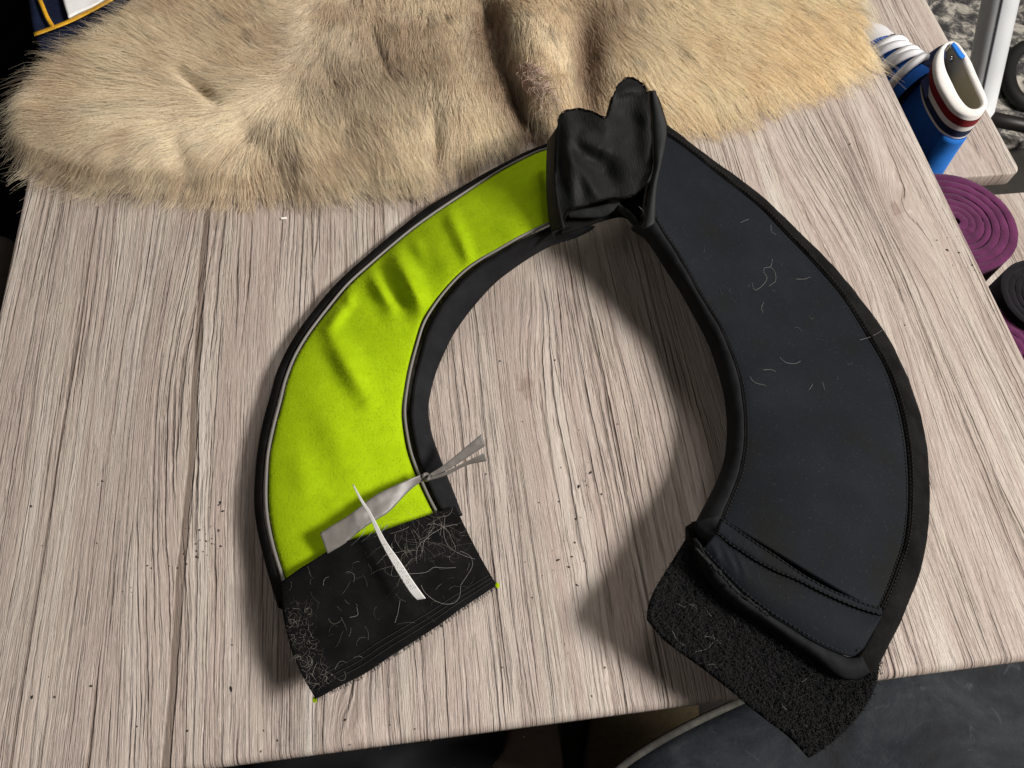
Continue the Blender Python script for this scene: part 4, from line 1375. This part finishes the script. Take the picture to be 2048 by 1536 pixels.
grid_obj('lining', np.stack(rows, 1), M['lining'], shoe, close_u=True)
# body: from under the cuff widening to the sole
toe = np.array([.597, .842])
heel = RO[np.argmin(RO[:, 1])][:2]
ring0 = RO.copy()
ang = np.arctan2(RO[:, 1] - cen[1], RO[:, 0] - cen[0])
axd = toe - heel
axl = np.linalg.norm(axd)
axd /= axl
axn = np.array([axd[1], -axd[0]])


def sole_outline(n, k_w=1.0):
    """foot outline, matched by angle to the rim ring"""
    q = np.linspace(0, 2 * math.pi, 400)
    c = np.cos(q)
    along = (.5 - .5 * c) * (axl + .010) - .006
    wid = .0435 * np.abs(np.sin(q)) ** .62 * (1 - .18 * np.exp(-((along - .10) / .05) ** 2)) * k_w
    pts = heel + axd * along[:, None] + axn * (np.sign(np.sin(q)) * wid)[:, None]
    return pts


so = sole_outline(400)
sa = np.arctan2(so[:, 1] - cen[1], so[:, 0] - cen[0])
idx = [int(np.argmin(np.abs(np.angle(np.exp(1j * (sa - a)))))) for a in ang]
foot = so[idx]
foot = np.stack([smooth1(np.r_[foot[-6:, k], foot[:, k], foot[:6, k]], 2)[6:-6] for k in range(2)], 1)
rows = []
for k in range(12):
    q = k / 11
    zq = ZR - .0305 + (BZ + .022 - (ZR - .0305)) * q
    # the upper stays narrow, then bells out to the foot; forward points stay low
    e = q ** 1.6
    p = np.zeros_like(RO)
    rim = cen[:2] + (RO[:, :2] - cen[:2]) * 1.03
    p[:, :2] = rim * (1 - e) + foot * e
    p[:, 2] = zq
    rows.append(p)
grid_obj('upper', np.stack(rows, 1), M['blue'], shoe, close_u=True)
rows = []
for zq, sc_ in ((BZ + .024, 1.0), (BZ + .022, 1.03), (BZ + .004, 1.03), (BZ + .0005, 1.0)):
    mid = so.mean(0)
    p = np.c_[mid + (so - mid) * sc_, np.full(len(so), zq)]
    rows.append(p[::4])
grid_obj('sole', np.stack(rows, 1), M['rubber'], shoe, close_u=True)
# vamp and toe cap: half-round tube over the forefoot
def vamp(name, a0, a1, mat, lift, n=20, m=24, wk=1.0):
    rows = []
    for i in range(n):
        al = a0 + (a1 - a0) * i / (n - 1)
        j = np.argmin(np.abs((so - heel) @ axd - al))
        wid = np.interp(al, [.09, .13, .18, .22, axl - .006, axl + .003], [.034, .038, .041, .038, .022, .003]) * wk
        hh = np.interp(al, [.09, .12, .15, .19, .225, axl + .003], [.082, .070, .057, .045, .036, .012]) + lift
        c0 = heel + axd * al
        row = []
        for k in range(m):
            b = math.pi * k / (m - 1)
            q = c0 + axn * (wid * math.cos(b))
            row.append((q[0], q[1], BZ + .018 + (hh + .022) * math.sin(b) ** .75))
        rows.append(row)
    return np.array(rows)


VAMP = vamp('vamp', .085, .198, M['blue'], 0)
grid_obj('vamp', VAMP, M['blue'], shoe)
grid_obj('toe_cap', vamp('toe', .190, axl + .003, M['rubber'], .0016, wk=1.01), M['rubber'], shoe)
grid_obj('tongue', vamp('tongue', .086, .185, M['navyc'], .003, wk=.55), M['navyc'], shoe)
for i, al in enumerate((.112, .127, .142, .158, .174)):
    base = vamp('lace', al, al + .001, None, .006, n=2, m=40, wk=1.0)[0]
    base = base[5:35]
    sk = np.linspace(-.006, .006, len(base)) * (1 if i % 2 else -1)
    base = base.copy()
    base[:, :2] += axd * sk[:, None]
    A = base.copy(); B = base.copy()
    A[:, :2] += axd * .0060; B[:, :2] -= axd * .0060
    mid = base.copy(); mid[:, 2] += .0018
    grid_obj('lace', np.stack([A, mid, B], 1), M['lace'], shoe, thick=.0016)
    for e in (base[0], base[-1]):
        kk = [(e[0] + .004 * math.cos(a), e[1] + .004 * math.sin(a), e[2] + .001) for a in np.linspace(0, 2 * math.pi, 14)]
        tube_obj('eyelet', kk, .001, M['navyc'], shoe, 6, caps=False)
# printed strokes on the tongue patch
pt = vamp('p', .180, .1805, None, .0075, n=2, m=40, wk=1.0)[0]
for k in (11, 13, 14, 16, 19, 20):
    a, b = pt[k].copy(), pt[k + 1].copy()
    tube_obj('printed_stroke', [a, (a + b) / 2 + np.array([0, .0006, .0003]), b], .0008, M['thread'], shoe, 5)
# heel tape
j0 = int(np.argmin(RO[:, 1]))
hr = [rows_ for rows_ in ()]
tp = []
for k in range(12):
    q = k / 11
    e = q ** 1.6
    rim = cen[:2] + (RO[:, :2] - cen[:2]) * 1.05
    ft = foot
    r_ = []
    for dj in range(-5, 4):
        j = (j0 + dj) % len(RO)
        xy = rim[j] * (1 - e) + (ft[j] + (ft[j] - cen[:2]) * .03) * e
        r_.append((xy[0], xy[1], ZR - .0315 + (BZ + .026 - (ZR - .0315)) * q))
    tp.append(r_)
grid_obj('heel_tape', np.array(tp), M['bluelite'], shoe, thick=-.001)
# dark ankle flap with lettered patch beside the tongue
G = coons(line([(1838, 122), (1856, 108), (1874, 95), (1888, 88)], 16), line([(1850, 200), (1856, 178), (1862, 150), (1890, 112)], 16), line([(1838, 122), (1840, 160), (1850, 200)], 12), line([(1888, 88), (1890, 98), (1890, 112)], 12))
grid_obj('ankle_flap', Wn(G, ZR + .002 - .022 * np.linspace(1, 0, 16)[:, None] * np.ones(12)), M['navyc'], shoe, thick=.003)
c = W(1899, 117, ZR - .012)
tube_obj('eyelet', [c, c + Vector((.0015, -.001, .0005)), c + Vector((.003, -.002, .001))], .0034, plain('chrome', (.8, .8, .78), .2, .5, 1.0), shoe, 14)
G = coons(line([(1908, 84), (1914, 90), (1920, 100), (1931, 112)], 12), line([(1903, 88), (1910, 98), (1918, 112), (1924, 116)], 12), line([(1908, 84), (1903, 88)], 6), line([(1931, 112), (1924, 116)], 6))
grid_obj('pull_tab', Wn(G, ZR + .0050), M['bluelite'], shoe, thick=.002)

# ---- pole
T = NT('white_painted_pole')
P = T.coord('Object')
T.pbr(T.mix(T.noise(P, 30.0, 3.0), (0.62, 0.66, 0.68), (0.78, 0.80, 0.82)), .35)
pa, pb = W(1946, 262, -.66), W(2003, -10, -.40)
pe = pb + (pb - pa) * .9
pole = tag(tube_obj('pole', [pa, (pa + pb) / 2, pb, pe], .033, T.mat, None, 32), 'white tubular pole leaning behind the bench end', 'pole')
# groove of the pole: a thin dark seam proud of the tube
ax_ = np.array(pe - pa); ax_ /= np.linalg.norm(ax_)
tocam = np.array(Vector((0, 0, H)) - (pa + pb) / 2); tocam -= ax_ * (tocam @ ax_); tocam /= np.linalg.norm(tocam)
side = np.cross(tocam, ax_)
dirn = tocam * .97 + side * -.10
dirn /= np.linalg.norm(dirn)
tube_obj('seam', [np.array(pa) + dirn * .033, np.array(pb) + dirn * .033, np.array(pe) + dirn * .033], .0018, plain('pole_seam', (.12, .13, .15), .5), pole, 6)

# ---- things on the floor behind the bench
T = NT('mottled_rug')
P = T.coord('Object')
n = T.noise(P, 30.0, 6.0, .7, .6)
T.pbr(T.ramp(n, [(0.42, (0.03, 0.029, 0.031)), (0.50, (0.11, 0.105, 0.10)), (0.58, (0.36, 0.34, 0.30)), (0.72, (0.50, 0.47, 0.41))]), .95)
c = W(1890, 30, FLOOR)
o = slab('rug', c.x - .9, c.x + .22, c.y - .45, c.y + .9, FLOOR + .012, .0105, T.mat, None, corner=.02, rr=.004)
tag(o, 'mottled grey and black rug on the floor beyond the bench', 'rug')
# black curled cable and bar beyond the pole
cp = [W(2062 + 46 * math.cos(a), 150 + 58 * math.sin(a), FLOOR + .03) for a in np.linspace(1.2, 4.4, 30)]
o = tube_obj('cable', cp, .016, plain('black_rubber', (.008, .008, .008), .6), None, 10)
tag(o, 'thick black cable curled on the floor beyond the white pole', 'cable')
a, b = W(1975, 236, -.62), W(2120, 266, -.62)
o = tube_obj('metal_bar', [a, (a + b) / 2, b], .015, plain('black_paint', (.008, .007, .006), .5), None, 12)
tag(o, 'black round bar lying beyond the bench corner', 'bar')
T = NT('floor_mat_cloth')
P = T.coord('Object')
T.pbr(T.ramp(T.noise(P, 12.0, 4.0), [(.35, (.05, .045, .035)), (.7, (.16, .14, .11))]), .95)
c = W(2030, 220, FLOOR)
o = slab('floor_mat', c.x - .13, c.x + .6, c.y - .10, c.y + .14, FLOOR + .006, .0045, T.mat, None, corner=.02, rr=.002)
tag(o, 'grey-brown floor mat under the black bar', 'mat')

# ------------------------------------------------------------------ below the near edge
T = NT('scuffed_black_leather')
P = T.coord('Object')
n1 = T.noise(P, 9.0, 7.0, .72, 1.0)
n2 = T.noise(P, 55.0, 5.0, .7, 1.2)
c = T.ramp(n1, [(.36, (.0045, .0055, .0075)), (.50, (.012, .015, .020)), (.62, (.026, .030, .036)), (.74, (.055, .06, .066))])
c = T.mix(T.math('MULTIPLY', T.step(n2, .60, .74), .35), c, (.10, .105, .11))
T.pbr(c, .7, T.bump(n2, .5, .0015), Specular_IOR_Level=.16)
leather = T.mat
ZS = -.14
seat = tag(empty('chair', W(1800, 1500, FLOOR)), 'scuffed black leather chair seat pushed under the near table edge', 'chair')
edge = line([(1200, 1580), (1235, 1538), (1290, 1500), (1345, 1468), (1400, 1440), (1460, 1412), (1520, 1385), (1600, 1350), (1700, 1300), (2000, 1150)], 60)
far = edge + np.array([1500, 500])
t = np.linspace(0, 1, 40)
G = edge[:, None] * (1 - t)[None, :, None] + far[:, None] * t[None, :, None]
Z = ZS + .018 * np.clip(t / .12, 0, 1)[None] ** .5 * np.ones((60, 1))
Wsq = Wn(G, Z)
Wsq[..., 2] += (vnoise(Wsq.reshape(-1, 3), 12, 3.0) * .006).reshape(60, 40)
wall = [Wsq[:, 0] - np.array([0, 0, .05]), Wsq[:, 0] - np.array([0, 0, .02])]
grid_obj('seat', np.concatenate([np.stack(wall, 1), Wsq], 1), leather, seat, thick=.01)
tube_obj('seat_piping', Wsq[:, 0] + np.array([0, 0, .001]), .0034, cloth('worn_grey_piping', (.05, .048, .043), .85, 400, .4, .5), seat, 8)
sc0 = W(1800, 1560, ZS)
for dx, dy in ((-.08, -.02), (.16, -.02), (.16, -.28), (-.08, -.28)):
    p = Vector((sc0.x + dx, sc0.y + dy, 0))
    tube_obj('leg', [(p.x, p.y, FLOOR + .001), (p.x, p.y, -.4), (p.x, p.y, ZS - .03)], .014, M['steel'], seat, 10)
T = NT('brown_blanket')
P = T.coord('Object')
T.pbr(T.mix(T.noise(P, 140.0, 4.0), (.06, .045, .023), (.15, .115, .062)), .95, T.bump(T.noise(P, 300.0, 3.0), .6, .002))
G = coons(line([(1190, 1380), (1260, 1380), (1330, 1370), (1400, 1360)], 20), line([(1165, 1620), (1230, 1620), (1330, 1620), (1400, 1620)], 20),
          line([(1190, 1380), (1180, 1440), (1168, 1530), (1165, 1620)], 20), line([(1400, 1360), (1400, 1620)], 20))
Wq = Wn(G, FLOOR + .03)
Wq[..., 2] += (vnoise(Wq.reshape(-1, 3), 20, 1.0) * .01).reshape(20, 20)
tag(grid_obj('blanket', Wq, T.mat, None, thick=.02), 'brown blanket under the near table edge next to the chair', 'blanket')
T = NT('dark_cardboard')
P = T.coord('Object')
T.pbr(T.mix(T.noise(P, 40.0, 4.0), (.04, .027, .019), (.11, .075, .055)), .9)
p = W(1025, 1500, -.40)
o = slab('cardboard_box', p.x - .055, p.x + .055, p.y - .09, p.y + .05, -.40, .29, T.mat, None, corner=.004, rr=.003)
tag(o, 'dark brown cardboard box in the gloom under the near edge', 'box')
p = W(760, 1540, -.50)
bmv = bmesh.new()
bmesh.ops.create_icosphere(bmv, subdivisions=4, radius=1.0)
for v in bmv.verts:
    n = v.co.normalized()
    v.co = Vector((n.x * .20, n.y * .12, n.z * .17)) * (1 + .25 * mnoise.noise(n * 2.3 + Vector((3, 0, 0))) + .12 * mnoise.noise(n * 6.0))
me = bpy.data.meshes.new('plastic_bag')
bmv.to_mesh(me)
bmv.free()
o = bpy.data.objects.new('plastic_bag', me)
COL.objects.link(o)
o.location = p
me.materials.append(plain('black_plastic', (.006, .0065, .008), .75, .2))
me.polygons.foreach_set('use_smooth', [True] * len(me.polygons))
tag(o, 'crumpled black plastic bag under the near table edge', 'bag')
a = W(575, 1522, -.2)
bnd = [W(560, 1505, -.42), W(580, 1522, -.40), W(594, 1536, -.385), W(604, 1560, -.38)]
o = tube_obj('strap', bnd, .0040, cloth('tan_strap', (.13, .10, .05), .9), None, 8)
tag(o, 'short tan strap showing just under the near table edge', 'strap')
